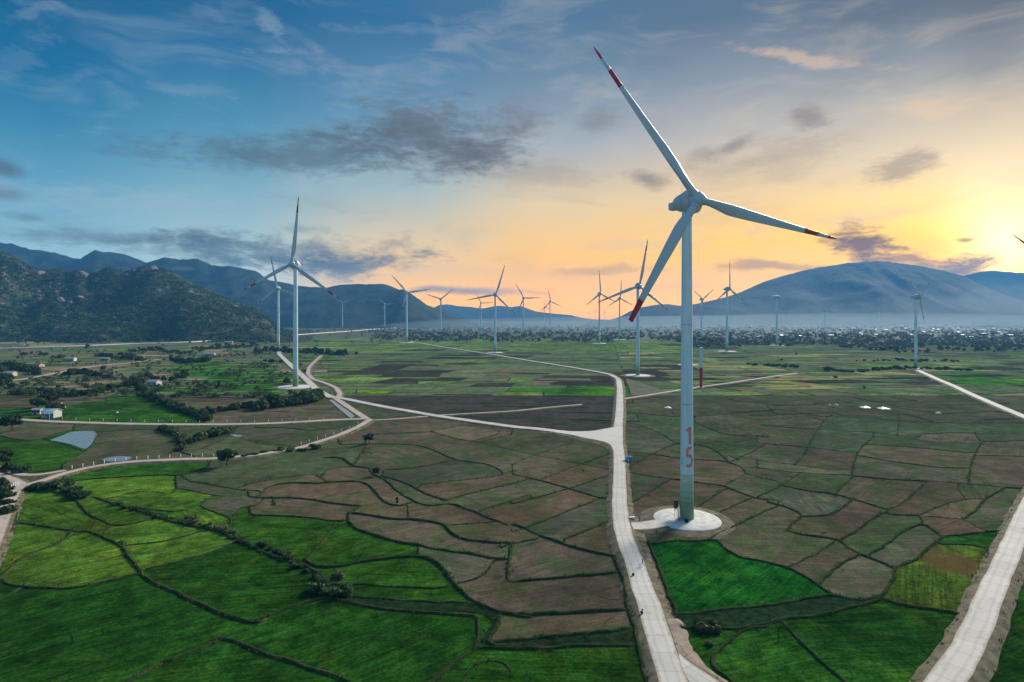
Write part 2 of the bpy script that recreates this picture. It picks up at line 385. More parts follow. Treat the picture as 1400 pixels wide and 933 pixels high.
M['white'] = simple('turbine_white_paint_backlit', (.40, .52, .58), .38, .05, .25, .45)  # blades and nacelle: backlit shade put into the white paint's colour
def tower_mat():  # same white paint for the tower, bright bluish sky cast put into its colour
    m, n, b, o = new_mat('tower_white_paint_sky_cast'); p = n.n('ShaderNodeTexCoord').outputs['Object']
    f = n.noise(n.v('MULTIPLY', p, (1.6, 1.6, .07)), 1.0, 5, .65, .3); g = n.noise(p, .25, 4, .6)
    c = n.v('SCALE', (.62, .83, .89), scale=n.mr(f, .35, .65, .88, 1.04)); c = n.mix(n.mr(f, .58, .72, 0, .30, smooth=True), c, (.36, .40, .38)); c = n.v('SCALE', c, scale=n.mr(g, .3, .7, .94, 1.04))
    n.put(b.inputs['Base Color'], c); b.inputs['Roughness'].default_value = .42; b.inputs['Specular IOR Level'].default_value = .4; return m
M['tower'] = tower_mat()
M['steel'] = simple('painted_grey_steel', (.34, .37, .39), .45, .08, 1, .4)
M['red'] = simple('turbine_red_paint', (.40, .020, .030), .42, .06, .6, .4)
M['redn'] = simple('number_red_paint', (.84, .24, .18), .5, .1, 1.5, .4)
for i, c in enumerate([(.16, .26, .14), (.22, .34, .20), (.29, .42, .28), (.37, .50, .38), (.46, .60, .50)]):
    M['g%d' % i] = simple('tower_green_%d' % i, c, .45, .06, .6, .4)
M['dgreen'] = simple('dark_green_paint', (.03, .075, .045), .5, .15, 2)
M['dark'] = simple('dark_recess', (.012, .013, .015), .8, .1)
M['plaster'] = simple('whitewashed_plaster', (.56, .56, .53), .85, .12, .6)
M['townwall'] = simple('town_plaster', (.29, .31, .32), .9, .2, .3)
M['cream'] = simple('cream_plaster', (.50, .44, .36), .85, .15, .6)
M['tile'] = simple('clay_roof_tiles', (.27, .12, .08), .8, .3, 1.5)
M['tin'] = simple('tin_roof_sheet', (.30, .34, .36), .55, .15, .8, .5)
M['tinaqua'] = simple('pale_aqua_roof_sheet', (.50, .68, .68), .5, .12, .8, .4)
M['blue'] = simple('blue_sheet', (.03, .25, .50), .55, .12, 1.5)
M['bluesign'] = simple('sign_blue', (.04, .27, .55), .4, .04, 1)
M['signwhite'] = simple('sign_white', (.78, .78, .78), .4, .04, 1)
M['sheet'] = simple('white_plastic_sheet', (.74, .74, .72), .5, .12, .8)
M['pole'] = simple('concrete_pole', (.55, .54, .50), .8, .15, 2)
M['black'] = simple('black_cloth', (.015, .015, .017), .8, .2, 4)
M['cyan'] = simple('pale_cyan_paint', (.42, .72, .74), .45, .06, 1)
M['glass'] = simple('window_glass', (.03, .04, .05), .12, .1, 1, .6)
M['rubber'] = simple('rubber', (.02, .02, .02), .85, .1, 3)
def hill_mat(name, g1, g2, rock, amt, sc):
    m, n, b, o = new_mat(name); p = geo_pos(n)
    a = n.noise(p, .012 * sc, 6, .65, .4); c = n.mix(n.mr(a, .38, .62), g1, g2)
    f = n.noise(p, .07 * sc, 5, .7); c = n.v('SCALE', c, scale=n.mr(f, .3, .7, .5, 1.5))
    rk = n.mr(n.noise(n.v('ADD', p, (300, 100, 0)), .02 * sc, 7, .72, .3), .545, .62, 0, amt, smooth=True)
    c = n.mix(rk, c, rock)
    n.put(b.inputs['Base Color'], c); b.inputs['Roughness'].default_value = .95; b.inputs['Specular IOR Level'].default_value = .1
    bump(n, b, f, .9, 6.0 / sc); return m
M['hill'] = hill_mat('rocky_scrub_slope', (.012, .028, .016), (.038, .052, .028), (.19, .155, .14), .8, 1.9)
M['mount'] = hill_mat('forested_mountain_hazed', (.010, .025, .026), (.022, .042, .040), (.07, .075, .075), .12, .6)  # part of the blue distance haze put into the slope colours
M['rock'] = simple('granite_boulder', (.20, .16, .145), .95, .5, .6)
# ------------------------------------------------------------------ ground sheet
def ground_sheet():
    gx = np.r_[-7800, -5000, np.linspace(-2500, 2500, 21), 5000, 7800]; gy = np.r_[-600, -200, np.linspace(0, 3000, 13), 4500, 7200]
    P = np.array([[(x, y, 0.0) for x in gx] for y in gy]); return grid_mesh('ground', P, False)
ground = link('ground', ground_sheet(), M['ground']); tag(ground, 'flat valley floor of paddies and rough pasture', kind='structure')

# ------------------------------------------------------------------ traced field boundaries (photo tracing turned into ground coordinates)
CROP = dict(A=(0,520), B=(350,520), C=(700,520), D=(1050,520), E=(0,700), F=(350,700), G=(700,700), H=(1050,700), I=(0,320), J=(350,320), K=(700,320), L=(1050,320), P=None)
def pl(s):
    k, pts = s.split(':'); o = CROP[k]; out = []
    for q in pts.split():
        x, y = map(float, q.split(',')); out.append((x, y) if o is None else (o[0] + x / 4, o[1] + y / 4))
    return out
ROADS = {}
def road_def(key, s, w, z, mat): ROADS[key] = (pl(s), w, z, mat)
road_def('main', 'P:925,955 918,933 910,907 898,867 889,837 879,810 868,775 861,758 852,730 848,705 847,680 847,645 846,620 844,602 845,587 847,565 847.5,545 847,528 844,518 836,514 825,511 795,505.5 762,500 730,495 700,490 670,485 625,478 590,472.5 560,467', 4.3, .75, 'concrete')
road_def('fork', 'P:908,896 925,912 950,930 985,955', 4.0, .70, 'concrete')
road_def('west', 'P:846,600 820,597 775,593 737,588.5 700,585 650,578 602,571 567,565 525,557.5 490,550.5 468,546 452,544', 5.0, .7, 'concrete')
road_def('northwest', 'P:455,545 445,541 432,533 420,521 407,509 392,495 382,485 381,481', 5.5, .65, 'concrete')
road_def('loop', 'P:462,546 465,540 460,532 445,525 427,519 421,512 422,504 430,495 439,487', 3.6, .6, 'dirt')
road_def('link', 'P:456,544 475,557 490,567 502,575', 3.6, .62, 'dirt')
road_def('level', 'P:-160,570 0,574 75,578 175,581 275,582 350,581 400,579 450,576 500,574', 4.5, .6, 'dirt')
road_def('path', 'P:505,576 540,574 575,571 600,569 650,566 700,563 750,558 795,554', 2.2, .45, 'dirt')
road_def('south', 'P:506,575 490,585 462,597 432,607 410,614 375,620 350,624 292,629 250,630 175,634 125,641 87,650 57,660 30,667', 3.4, .62, 'dirt')
road_def('southwest', 'P:34,664 24,670 14,685 5,706 -6,735 -30,790', 3.6, .6, 'dirt')
road_def('spur', 'P:-60,632 0,642 25,650 50,651 90,645', 2.6, .5, 'dirt')
road_def('spurb', 'P:-60,636 0,652 32,665', 3.0, .55, 'dirt')
road_def('east', 'P:1280,955 1296,933 1311,913 1326,884 1341,851 1358,808 1378,764 1392,730 1405,700 1420,670 1445,632', 4.2, .75, 'concrete')
road_def('northeast', 'P:1254,507 1268,513 1282,519.5 1300,527 1330,541 1362,555 1400,571 1470,600', 4.4, .6, 'concrete')
road_def('midpath', 'P:850,546.5 887,541 930,534 962,529 1000,524 1045,517 1090,511', 3.0, .45, 'dirt')
road_def('drive', 'P:856,722 880,722 905,718', 5.2, .62, 'concrete')
road_def('highway', 'P:-260,486 7,478 100,475 175,472 262,469 350,463.5 425,457.5 475,454 510,451.2 545,449', 14, 2.2, 'concrete')
road_def('farmtrack', 'P:-120,534 25,520 75,511 125,502 175,497 225,491', 6.0, .5, 'dirt')
NOCUT = ('highway', 'farmtrack', 'fork', 'drive', 'spurb')

BUNDS = """
C:0,385 120,412 370,460 545,492|1
C:330,345 120,415 0,465|1
C:545,400 380,460 160,545|1
C:0,518 130,545 310,595 480,645 548,648|1.2
C:545,515 310,595 0,680|1
C:548,640 480,650 100,800 0,835|1
G:540,50 290,152|1.3
C:0,790 150,850 300,905 450,945 590,972|2
G:0,180 140,150|1.2
G:-60,200 0,180 -20,300|1
B:460,355 600,350 850,355 960,380 1090,435 1270,465 1350,510 1290,530 900,575|1
B:620,300 780,292|.8
B:960,285 1140,330 1200,330 1330,285 1150,250 960,285|.7
B:700,495 900,475 1090,435|.9
B:360,425 470,430 530,470 620,485 640,520 700,545 760,600 850,660 950,690 1050,680 1130,700 1280,760 1400,805|2
B:680,525 760,545 850,580 920,620 1040,662|1.3
B:1030,660 1200,615 1400,568 1480,548|1
B:1230,715 1400,660 1500,630|1
B:1350,510 1420,500|1
B:980,385 1250,330 1400,300|.7
B:530,470 600,360 590,300|1
B:360,530 400,490 500,478 620,488|1.3
B:-60,575 20,560 100,545 200,530 320,520 390,562|1.2
B:0,645 30,625 50,600 110,575 200,565 330,568 400,560 580,560 640,600 700,665 780,690 860,668|1.8
B:-40,640 20,648 150,645 300,655 450,680 575,692 510,725 505,772|1.8
B:510,730 620,740 720,760 850,765 940,775 1030,795 1060,830 1130,870 1280,890 1420,897|2
B:1045,800 1180,790 1310,778|1.2
B:828,680 835,763|.8
B:500,770 550,815 650,850 750,880 880,905 1000,930 1200,960 1300,980 1400,980|2.2
B:-30,735 0,740 150,745 300,755 460,775 505,770|1.2
B:100,690 90,640|.7
F:300,240 440,65|1
F:260,260 330,300 460,300 600,275 750,255 880,245 960,265 1020,310 1080,390 1140,450 1200,500 1290,540 1400,565 1500,580|2.2
F:882,248 892,192|1
F:430,400 600,400 800,415 1000,420 1085,395|1
F:500,470 650,480 800,490 1000,500 1150,500 1200,500|1.6
F:440,480 600,520 800,545 1000,560 1150,570 1210,590 1210,680 1195,742|1.6
F:420,460 300,490 200,520 0,600 -20,610|1.5
E:1170,685 1280,710 1400,765 1550,810 1700,860 1850,910 1950,945|1.5
F:1210,740 1130,790 1060,850 960,935 900,980|1.8
F:1195,742 1400,755 1500,752 1640,745 1800,735 2080,735|1.5
F:1330,590 1310,650 1265,720 1310,745 1400,740|2
F:1305,262 1250,340 1150,385 1085,395|1
F:1392,190 1385,270 1375,375|1.4
F:1400,895 1360,830 1250,820 1180,860 1130,935|.6
G:0,385 120,375 300,360 560,338|1.8
G:0,562 150,565 400,550 610,540|2.4
G:-100,720 0,705 100,700 300,680 500,665 655,638|2.6
G:550,250 590,330 620,440 640,560 670,650 690,740 720,850 745,960|1.8
G:745,165 800,300 850,430 895,562|1.6
G:895,562 1000,560 1200,535 1400,520 1500,500 1730,465 1830,480 1920,487|2.2
G:740,185 900,160 1000,165 1120,160 1160,200 1250,250 1400,280 1520,315 1640,380 1740,450 1830,482|1.4
G:960,640 1100,640 1280,640 1400,615 1480,590 1700,570 1820,535 1950,505 2020,487|1.8
G:1400,628 1280,645 1200,700 1100,780 1090,830 1150,890 1240,960|1.4
H:75,600 200,740 320,850 450,960|1.4
H:510,488 620,480 700,505 800,525 950,545 1100,572|1.8
H:700,305 690,350 650,420 612,465 500,490|1.5
H:100,105 200,130 370,155 440,200 500,235 600,270 695,315|1.6
D:0,670 60,685 130,710 185,745 130,790 100,825|1.3
D:185,748 330,740 400,705 465,655|1.4
D:390,880 480,830 570,760 662,715|1.6
D:560,945 600,935 660,890 740,830 850,795 950,855|1.6
D:665,735 720,740 840,742|1
D:850,795 830,742|1
H:700,305 800,270 880,200 960,135|1.5
D:950,855 1050,850 1180,835 1320,825|1.6
H:940,180 1050,180 1190,200 1200,260 1150,420 1100,570|1
H:120,300 250,240 372,162|1.4
H:300,375 400,290 502,235|1.4
D:-60,480 0,490 180,510 460,525 600,540 860,555 1090,570 1300,590 1430,597|1.3
D:-60,640 0,615 75,573 180,512|1
D:-60,530 0,545 78,568|1
D:76,578 200,605 350,625 470,655 660,712|1.3
D:370,620 465,530|1
D:668,712 760,660 872,555|1.4
D:832,742 950,690 1080,655 1185,655|1.3
D:1040,585 1050,620 1085,653|1
D:1060,765 1130,720 1180,660 1295,592|1.3
D:840,748 1060,765 1130,800 1195,832|1
D:140,468 190,420 260,290|1
D:-60,440 0,450 140,465 300,485 452,492|.9
D:455,522 490,400 575,312|1.1
D:-60,340 0,350 220,370 485,400|.9
D:485,412 700,450 960,480 1105,482|1
D:1098,565 1110,470 1140,390 1165,345|1
D:520,352 800,370 1050,395 1135,396|.8
D:580,285 800,325 1000,345 1165,350|.8
D:800,322 840,298 1050,290 1430,296|.8
D:-40,245 0,250 250,270 600,290|.8
D:1130,292 1160,335 1430,332|.8
D:1125,412 1430,420|.8
D:260,290 330,200 350,190|.8
D:0,160 130,170 300,200 600,205 720,190|.8
D:715,190 710,275|.7
D:720,225 1000,235 1430,235|.7
C:630,392 770,408 920,430 1000,435 1180,450 1270,490 1282,515 1410,546|1.1
C:640,480 770,405 900,350 1000,355 1100,380 1190,450|1
C:630,503 770,530 860,540 1000,560 1150,580 1310,640 1460,662|1.1
C:640,685 760,610 870,545|1
C:605,230 720,255 820,300 905,352|.9
C:905,345 1000,330 1100,325 1400,300|.8
C:1000,230 1090,270 1180,300 1400,310|.8
C:1160,582 1280,515|1
C:1000,705 1155,605 1190,590|1
C:1140,720 1310,645|1
C:1240,790 1400,712 1460,690|1.1
C:1270,480 1400,490|.9
C:610,170 900,200 1200,185 1440,160|.7
C:610,130 800,130 900,200|.7
C:1190,450 1300,400 1390,350|.8
C:1180,415 1240,440|.8
A:355,562 480,545 700,530 900,520 1000,522 1150,470 1150,440|1.4
A:990,522 1040,555 1130,570 1290,600 1420,610|1.5
A:965,530 970,590 1050,610 1180,635 1250,640|1.3
A:590,650 760,615 945,620 970,590|1.2
A:240,612 330,620 420,662 510,640 600,668 700,695 850,715 980,720 1090,690|1.3
A:240,612 130,622 90,720 85,775 20,900 0,930|1.2
A:420,662 480,730 560,775 640,800 800,770 860,745|1.6
A:88,780 200,795 380,825 500,835 600,880 685,922|1.5
A:390,827 440,790 530,765|.9
A:535,855 630,798|.9
A:395,827 330,890 230,930 130,970 60,1030 -20,1100|1.4
A:685,905 850,890 1000,860 1110,825|1
A:1085,688 1180,730 1262,760 1255,792 1200,812 1090,830|1.3
A:1250,640 1120,660 1085,688|1
A:1290,600 1400,560 1480,530|1
A:1255,770 1330,700 1400,690 1440,650|1
E:664,165 680,200 692,240 765,322 790,365|1.8
E:768,325 900,295 1050,255 1180,215 1285,168|1.4
E:765,338 600,380 400,420 250,420 70,405 5,380 -60,350|1.5
E:768,345 860,400 980,450 1100,510 1250,580 1400,610 1450,600|1.9
E:1200,702 1090,755 930,820 740,910 650,970|1.5
E:-60,500 0,480 60,450 120,425|1.4
A:510,640 620,680 760,720 850,748 1000,790 1150,820 1300,870 1400,925 1500,970 1610,1000 1720,1050 1800,1110|2.2
A:-60,300 0,305 130,330 240,320 300,295 400,272 410,250|1
A:240,322 350,350 470,388 520,325 522,285 405,280|.9
A:470,388 400,430 340,470|.8
A:880,268 950,300 1000,340 980,390 1060,415 1080,440|1.4
A:1000,395 1100,380 1250,310 1300,255|1.2
A:520,285 700,275 880,268|.8
A:1300,310 1420,350 1560,360|.9
B:0,330 160,360 230,370|.9
B:0,262 150,262 280,275 390,270 480,255 560,240|.8
A:335,238 360,190 450,185 700,195 860,200 960,245|1
A:-60,90 0,85 250,80 330,140 500,120 560,125 620,150 800,190 860,200|1
A:340,180 330,140|.8
A:0,150 180,150 250,90|.8
A:590,90 830,95 900,150 960,165 1100,215 1130,245|1
"""
bunds = []
for ln in BUNDS.strip().splitlines():
    a, w = ln.split('|'); bunds.append((pl(a), float(w)))

# planar subdivision of the traced lines -> one polygon per field
XMIN, XMAX, YTOP, YBOT = -160.0, 1560.0, 541.0, 1010.0
lines = []       # (points, kind)
for p, w in bunds: lines.append([resample(p, 7.0), w])
for k, (p, w, z, mt) in ROADS.items():
    if k in NOCUT: continue
    lines.append([resample(p, 7.0), -1.0])
frame = [np.array(q, float) for q in ([(XMIN, YTOP), (XMAX, YTOP)], [(XMAX, YTOP), (XMAX, YBOT)], [(XMAX, YBOT), (XMIN, YBOT)], [(XMIN, YBOT), (XMIN, YTOP)])]
def seg_near(pt, P):
    a = P[:-1]; b = P[1:]; d = b - a; t = np.clip(((pt - a) * d).sum(1) / np.maximum(1e-9, (d * d).sum(1)), 0, 1)
    q = a + d * t[:, None]; r = np.hypot(*(q - pt).T); i = r.argmin(); return r[i], q[i]
for i, L in enumerate(lines):
    P = L[0]
    for end in (0, -1):
        p = P[end]; best = (13.0, None)
        if p[0] < 4 or p[0] > 1396 or p[1] > 930:      # runs on past the edge of the picture
            dv = p - P[1 if end == 0 else -2]; dv = dv / max(1e-6, np.hypot(*dv)); q = p + dv * 260
        else:
            for j, K in enumerate(lines):
                if j == i: continue
                r, q = seg_near(p, K[0])
                if r < best[0]: best = (r, q)
            # own line (closed shapes)
            if best[1] is None and L[1] < 0: continue
            if best[1] is None:           # carry the bank on to the next one it meets
                dv = p - P[2 if end == 0 and len(P) > 2 else (-3 if len(P) > 2 else 0)]; dv = dv / max(1e-6, np.hypot(*dv)); hit = None
                for j, K in enumerate(lines):
                    if j == i: continue
                    a = K[0][:-1]; d_ = K[0][1:] - a; den = dv[0] * d_[:, 1] - dv[1] * d_[:, 0]; r_ = a - p
                    with np.errstate(divide='ignore', invalid='ignore'):
                        t_ = (r_[:, 0] * d_[:, 1] - r_[:, 1] * d_[:, 0]) / den; u_ = (r_[:, 0] * dv[1] - r_[:, 1] * dv[0]) / den
                    ok = (np.abs(den) > 1e-9) & (t_ > .5) & (t_ < 60) & (u_ >= 0) & (u_ <= 1)
                    if ok.any(): tm = t_[ok].min(); hit = tm if hit is None or tm < hit else hit
                if hit is None: continue
                best = (0, p + dv * hit)
            q = best[1]; dv = q - p; n_ = np.hypot(*dv); q = q + (dv / n_ if n_ > 1e-6 else 0) * .8
        L[0] = np.vstack([q, P]) if end == 0 else np.vstack([P, q]); P = L[0]
S = []
for L in lines: S += [(a, b) for a, b in zip(L[0][:-1], L[0][1:])]
for f in frame: S.append((f[0], f[1]))
SA = np.array([s[0] for s in S]); SB = np.array([s[1] for s in S]); SD = SB - SA
cuts = [[0.0, 1.0] for _ in S]
for i in range(len(S)):
    d1 = SD[i]; den = d1[0] * SD[:, 1] - d1[1] * SD[:, 0]; r = SA - SA[i]
    with np.errstate(divide='ignore', invalid='ignore'):
        t = (r[:, 0] * SD[:, 1] - r[:, 1] * SD[:, 0]) / den; u = (r[:, 0] * d1[1] - r[:, 1] * d1[0]) / den
    for j in np.nonzero((np.abs(den) > 1e-9) & (t > 1e-6) & (t < 1 - 1e-6) & (u >= -1e-6) & (u <= 1 + 1e-6))[0]: cuts[i].append(float(t[j]))
vid = {}; VP = []
def vkey(p):
    k = (round(p[0] * 1.6), round(p[1] * 1.6))
    if k not in vid: vid[k] = len(VP); VP.append((float(p[0]), float(p[1])))
    return vid[k]
adj = {}
for i in range(len(S)):
    ts = sorted(set(cuts[i])); ids = [vkey(SA[i] + SD[i] * t) for t in ts]
    for a, b in zip(ids, ids[1:]):
        pa, pb = VP[a], VP[b]; mx, my = (pa[0] + pb[0]) / 2, (pa[1] + pb[1]) / 2
        if a != b and XMIN - 1 <= mx <= XMAX + 1 and YTOP - 1 <= my <= YBOT + 1:
            adj.setdefault(a, set()).add(b); adj.setdefault(b, set()).add(a)
todo = [v for v in adj if len(adj[v]) == 1]
while todo:
    v = todo.pop()
    if len(adj.get(v, ())) != 1: continue
    w = adj[v].pop(); adj[w].discard(v); del adj[v]
    if len(adj[w]) == 1: todo.append(w)
order = {v: sorted(ns, key=lambda n: math.atan2(VP[n][1] - VP[v][1], VP[n][0] - VP[v][0])) for v, ns in adj.items()}
used = set(); faces = []
for v in order:
    for w in order[v]:
        if (v, w) in used: continue
        loop = []; a, b = v, w
        while (a, b) not in used and len(loop) < 4000:
            used.add((a, b)); loop.append(a); o = order[b]; k = o.index(a); a, b = b, o[(k - 1) % len(o)]
        P = np.array([VP[q] for q in loop]); x, y = P.T
        ar = .5 * (np.dot(x, np.roll(y, -1)) - np.dot(y, np.roll(x, -1)))
        if abs(ar) > 12: faces.append((ar, P))
sign = 1 if sum(1 for a, _ in faces if a > 0) > sum(1 for a, _ in faces if a < 0) else -1
faces = [(abs(a), P) for a, P in faces if a * sign > 0 and abs(a) < 300000]
print('fields traced', len(faces))

PAL = dict(br=((.104, .080, .055), 0), gb=((.086, .082, .054), 0), gg=((.066, .080, .044), .15), dk=((.062, .052, .047), 0), g=((.028, .086, .010), 1), dg=((.016, .059, .007), 1),  # dg: dark green, with the lens vignette darkening put into its colour
           yg=((.058, .122, .014), 1), lg=((.070, .110, .032), 1), bg=((.009, .068, .008), 1), ol=((.045, .060, .024), .6), bk=((.016, .030, .014), .8), st=((.155, .135, .062), .3),
           yb=((.060, .105, .014), 1), rd=((.17, .115, .085), 0), wet=((.22, .24, .24), 0))
RULES = [  # polygon in photo pixels, field type(s)
 ('bk', [(900,841),(1000,838),(1140,814),(1215,818),(1215,826),(1130,846),(1040,860),(940,880),(915,850)]),
 ('bk', [(652,868),(880,856),(885,886),(650,888)]),
 ('ol', [(478,822),(648,836),(656,846),(480,830)]),
 ('bg', [(885,738),(1000,738),(1030,755),(1100,790),(1135,815),(925,842)]),
 ('bk', [(920,846),(1130,818),(1200,824),(1130,842),(1040,860),(960,862)]),
 ('yb', [(1205,745),(1350,742),(1340,840),(1205,815)]),
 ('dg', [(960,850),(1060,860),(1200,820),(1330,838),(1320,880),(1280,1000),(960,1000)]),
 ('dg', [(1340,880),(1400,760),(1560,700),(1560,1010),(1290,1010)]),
 ('gb', [(1385,640),(1560,600),(1560,740),(1400,760)]),
 ('ol', [(462,776),(570,764),(622,798),(475,801)]),
 ('g', [(465,802),(630,803),(640,832),(470,822)]),
 ('g', [(425,815),(480,824),(655,845),(652,890),(590,933),(480,930),(330,870)]),
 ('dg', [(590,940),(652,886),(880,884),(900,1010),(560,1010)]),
 ('bk', [(660,860),(700,872),(870,862),(872,885),(655,888)]),
 ('g', [(322,704),(470,716),(575,752),(465,774),(395,760)]),
 ('yg', [(90,650),(245,650),(262,690),(330,705),(320,720),(240,715),(150,690),(110,675)]),
 ('g', [(90,650),(130,640),(245,630),(290,630),(280,645),(100,662)]),
 ('yg', [(0,670),(100,670),(210,705),(318,740),(190,785),(0,800)]),
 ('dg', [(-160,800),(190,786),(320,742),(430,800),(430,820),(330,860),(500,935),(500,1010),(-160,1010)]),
 ('g', [(-160,560),(240,545),(238,578),(-160,572)]),
 ('g', [(0,585),(60,585),(100,585),(128,595),(110,622),(60,640),(-160,640),(-160,585)]),
 ('wet', [(74,602),(105,590),(131,590),(120,614)]),
 ('gb', [(110,620),(131,590),(240,590),(250,630),(110,640)]),
 ('g', [(850,545),(905,548),(905,560),(850,560)]),
 ('bg', [(735,530),(845,528),(845,553),(700,556),(735,545)]),
 ('dk', [(740,555),(845,555),(843,590),(760,590),(640,572)]),
 ('dk', [(640,540),(700,540),(650,560),(530,556),(560,545)]),
 ('lg', [(650,540),(730,545),(700,556)]),
 ('gb', [(495,562),(540,562),(570,570),(510,575)]),
 ('rd', [(410,614),(470,606),(475,612),(440,625)]),
 ('rd', [(590,590),(640,580),(690,592),(640,604)]),
]
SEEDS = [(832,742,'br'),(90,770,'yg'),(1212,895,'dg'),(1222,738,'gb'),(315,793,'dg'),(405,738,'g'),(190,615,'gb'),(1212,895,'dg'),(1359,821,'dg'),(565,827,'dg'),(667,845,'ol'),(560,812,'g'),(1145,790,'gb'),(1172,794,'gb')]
def ftype(x, y):
    for t, poly in RULES:
        if inpoly(x, y, poly): return t
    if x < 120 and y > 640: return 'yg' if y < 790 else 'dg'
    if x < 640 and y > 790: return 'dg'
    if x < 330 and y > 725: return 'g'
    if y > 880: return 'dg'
    if x < 860:
        if y < 640: return random.choice(['gb', 'gb', 'gg', 'br'])
        return random.choice(['br', 'br', 'br', 'gb'])
    if y < 610: return random.choice(['gg', 'gg', 'gg', 'gg', 'gb', 'gb', 'br'])
    return random.choice(['gb', 'br', 'gb', 'br', 'gg'])
import random as _r
RR = _r.Random(11)
def rep_point(P):
    random = RR
    c = P.mean(0)
    if inpoly(c[0], c[1], P): return c
    best = None
    for k in range(400):
        i, j = random.randrange(len(P)), random.randrange(len(P)); q = (P[i] + P[j]) / 2
        if inpoly(q[0], q[1], P):
            dmin = min(np.hypot(*(P - q).T)); best = (dmin, q) if best is None or dmin > best[0] else best
    return best[1] if best else c
def vary(t):
    c, g = PAL[t]; k = random.uniform(.86, 1.14); h = random.uniform(-.06, .06)
    return (c[0] * k * (1 + h), c[1] * k, c[2] * k * (1 - h), g)
nfield = 0
def add_dir(me, rows):
    a = me.attributes.new('Dir', 'FLOAT_VECTOR', 'POINT'); a.data.foreach_set('vector', np.ascontiguousarray(rows, dtype=np.float32).ravel())
def rnd_dir():
    t = random.gauss(.15, .5); return (math.cos(t), math.sin(t), random.uniform(0, 50))
for ar, P in sorted(faces, key=lambda q: -q[0]):
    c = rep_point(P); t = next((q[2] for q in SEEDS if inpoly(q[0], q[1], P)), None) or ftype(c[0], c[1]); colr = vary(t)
    z = .06 + .05 * random.random() + (.12 if ar < 3000 else 0)
    bm = bmesh.new(); vs = [bm.verts.new((*G(px, min(py, 1005)), z)) for px, py in P]
    try: f = bm.faces.new(vs)
    except ValueError: bm.free(); continue
    bmesh.ops.triangulate(bm, faces=[f], ngon_method='EAR_CLIP'); bmesh.ops.recalc_face_normals(bm, faces=bm.faces[:])
    for f in bm.faces:
        if f.normal.z < 0: f.normal_flip()
    me = bm_mesh('paddy_field', bm)
    a = me.color_attributes.new('Col', 'FLOAT_COLOR', 'POINT'); a.data.foreach_set('color', np.tile(np.array(colr, np.float32), len(me.vertices)))
    add_dir(me, np.tile(rnd_dir(), (len(me.vertices), 1)))
    link('paddy_field', me, M['field'], ground); nfield += 1

# ------------------------------------------------------------------ fields further out: cut block by block
FAR_RULES = [
 ('dk', [(860,500),(960,500),(960,520),(835,522)]), ('dk', [(555,494),(620,505),(625,522),(560,520),(470,496)]), ('g', [(735,530),(845,528),(845,553),(690,556)]),
 ('dk', [(745,512),(840,515),(840,527),(750,527)]), ('lg', [(440,492),(480,492),(490,545),(445,545)]), ('yg', [(500,534),(540,534),(540,550),(500,550)]),
 ('lg', [(650,540),(740,530),(730,556),(650,556)]), ('lg', [(420,455),(660,455),(700,478),(430,480)]), ('lg', [(700,458),(930,465),(930,482),(700,480)]),
 ('st', [(1050,510),(1130,512),(1125,535),(1050,535)]), ('dk', [(1095,515),(1150,515),(1150,528),(1095,528)]), ('g', [(1290,508),(1400,512),(1400,528),(1300,528)]),
 ('lg', [(1220,540),(1325,545),(1320,556),(1215,550)]), ('st', [(940,496),(1050,500),(1050,508),(930,506)]), ('lg', [(1160,494),(1330,494),(1330,502),(1160,502)]),
 ('rd', [(60,520),(140,522),(150,533),(50,537)]), ('st', [(0,462),(60,462),(60,474),(0,474)]), ('g', [(260,498),(390,500),(390,540),(250,545)]), ('g', [(0,545),(120,540),(235,570),(0,572)]),
 ('dk', [(490,448),(700,452),(700,458),(560,458)]),
]
def ftype_far(x, y):
    for t, poly in FAR_RULES:
        if inpoly(x, y, poly) and random.random() < .85: return t
    if x < 430: return random.choice(['gg', 'gb', 'g', 'br', 'br', 'gg', 'rd', 'gb'])
    if x > 860: return random.choice(['gg', 'gg', 'lg', 'gb', 'st', 'gg', 'br', 'gg', 'dk'])
    return random.choice(['gg', 'gb', 'gg', 'lg', 'br', 'dk', 'gg', 'gb', 'gg'])
quads = []
def split(q, depth):
    q = np.asarray(q); e1 = np.hypot(*(q[1] - q[0])); e2 = np.hypot(*(q[3] - q[0])); c = q.mean(0)
    tgt = 26 + .040 * max(0, c[1] - 300)
    if depth > 14 or (e1 < tgt * random.uniform(1.2, 2.4) and e2 < tgt * random.uniform(.6, 1.1)): quads.append(q); return
    t1, t2 = np.clip(random.uniform(.36, .64) + np.array([random.uniform(-.07, .07), random.uniform(-.07, .07)]), .25, .75)
    if e1 > e2 * 1.9:
        a = q[0] + (q[1] - q[0]) * t1; b = q[3] + (q[2] - q[3]) * t2
        split([q[0], a, b, q[3]], depth + 1); split([a, q[1], q[2], b], depth + 1)
    else:
        a = q[0] + (q[3] - q[0]) * t1; b = q[1] + (q[2] - q[1]) * t2
        split([q[0], q[1], b, a], depth + 1); split([a, b, q[2], q[3]], depth + 1)
def block(x0, x1, y0, y1, rot):
    c = np.array([(x0 + x1) / 2, (y0 + y1) / 2]); co, si = math.cos(rot), math.sin(rot)
    q = np.array([(x0, y0), (x1, y0), (x1, y1), (x0, y1)], float) - c
    split(q @ np.array([[co, si], [-si, co]]) + c, 0)
block(-1500, -230, 260, 1500, R_(6)); block(-300, 160, 330, 1500, R_(-9)); block(60, 700, 330, 1300, R_(8)); block(600, 1700, 330, 1300, R_(-6))
keep = []
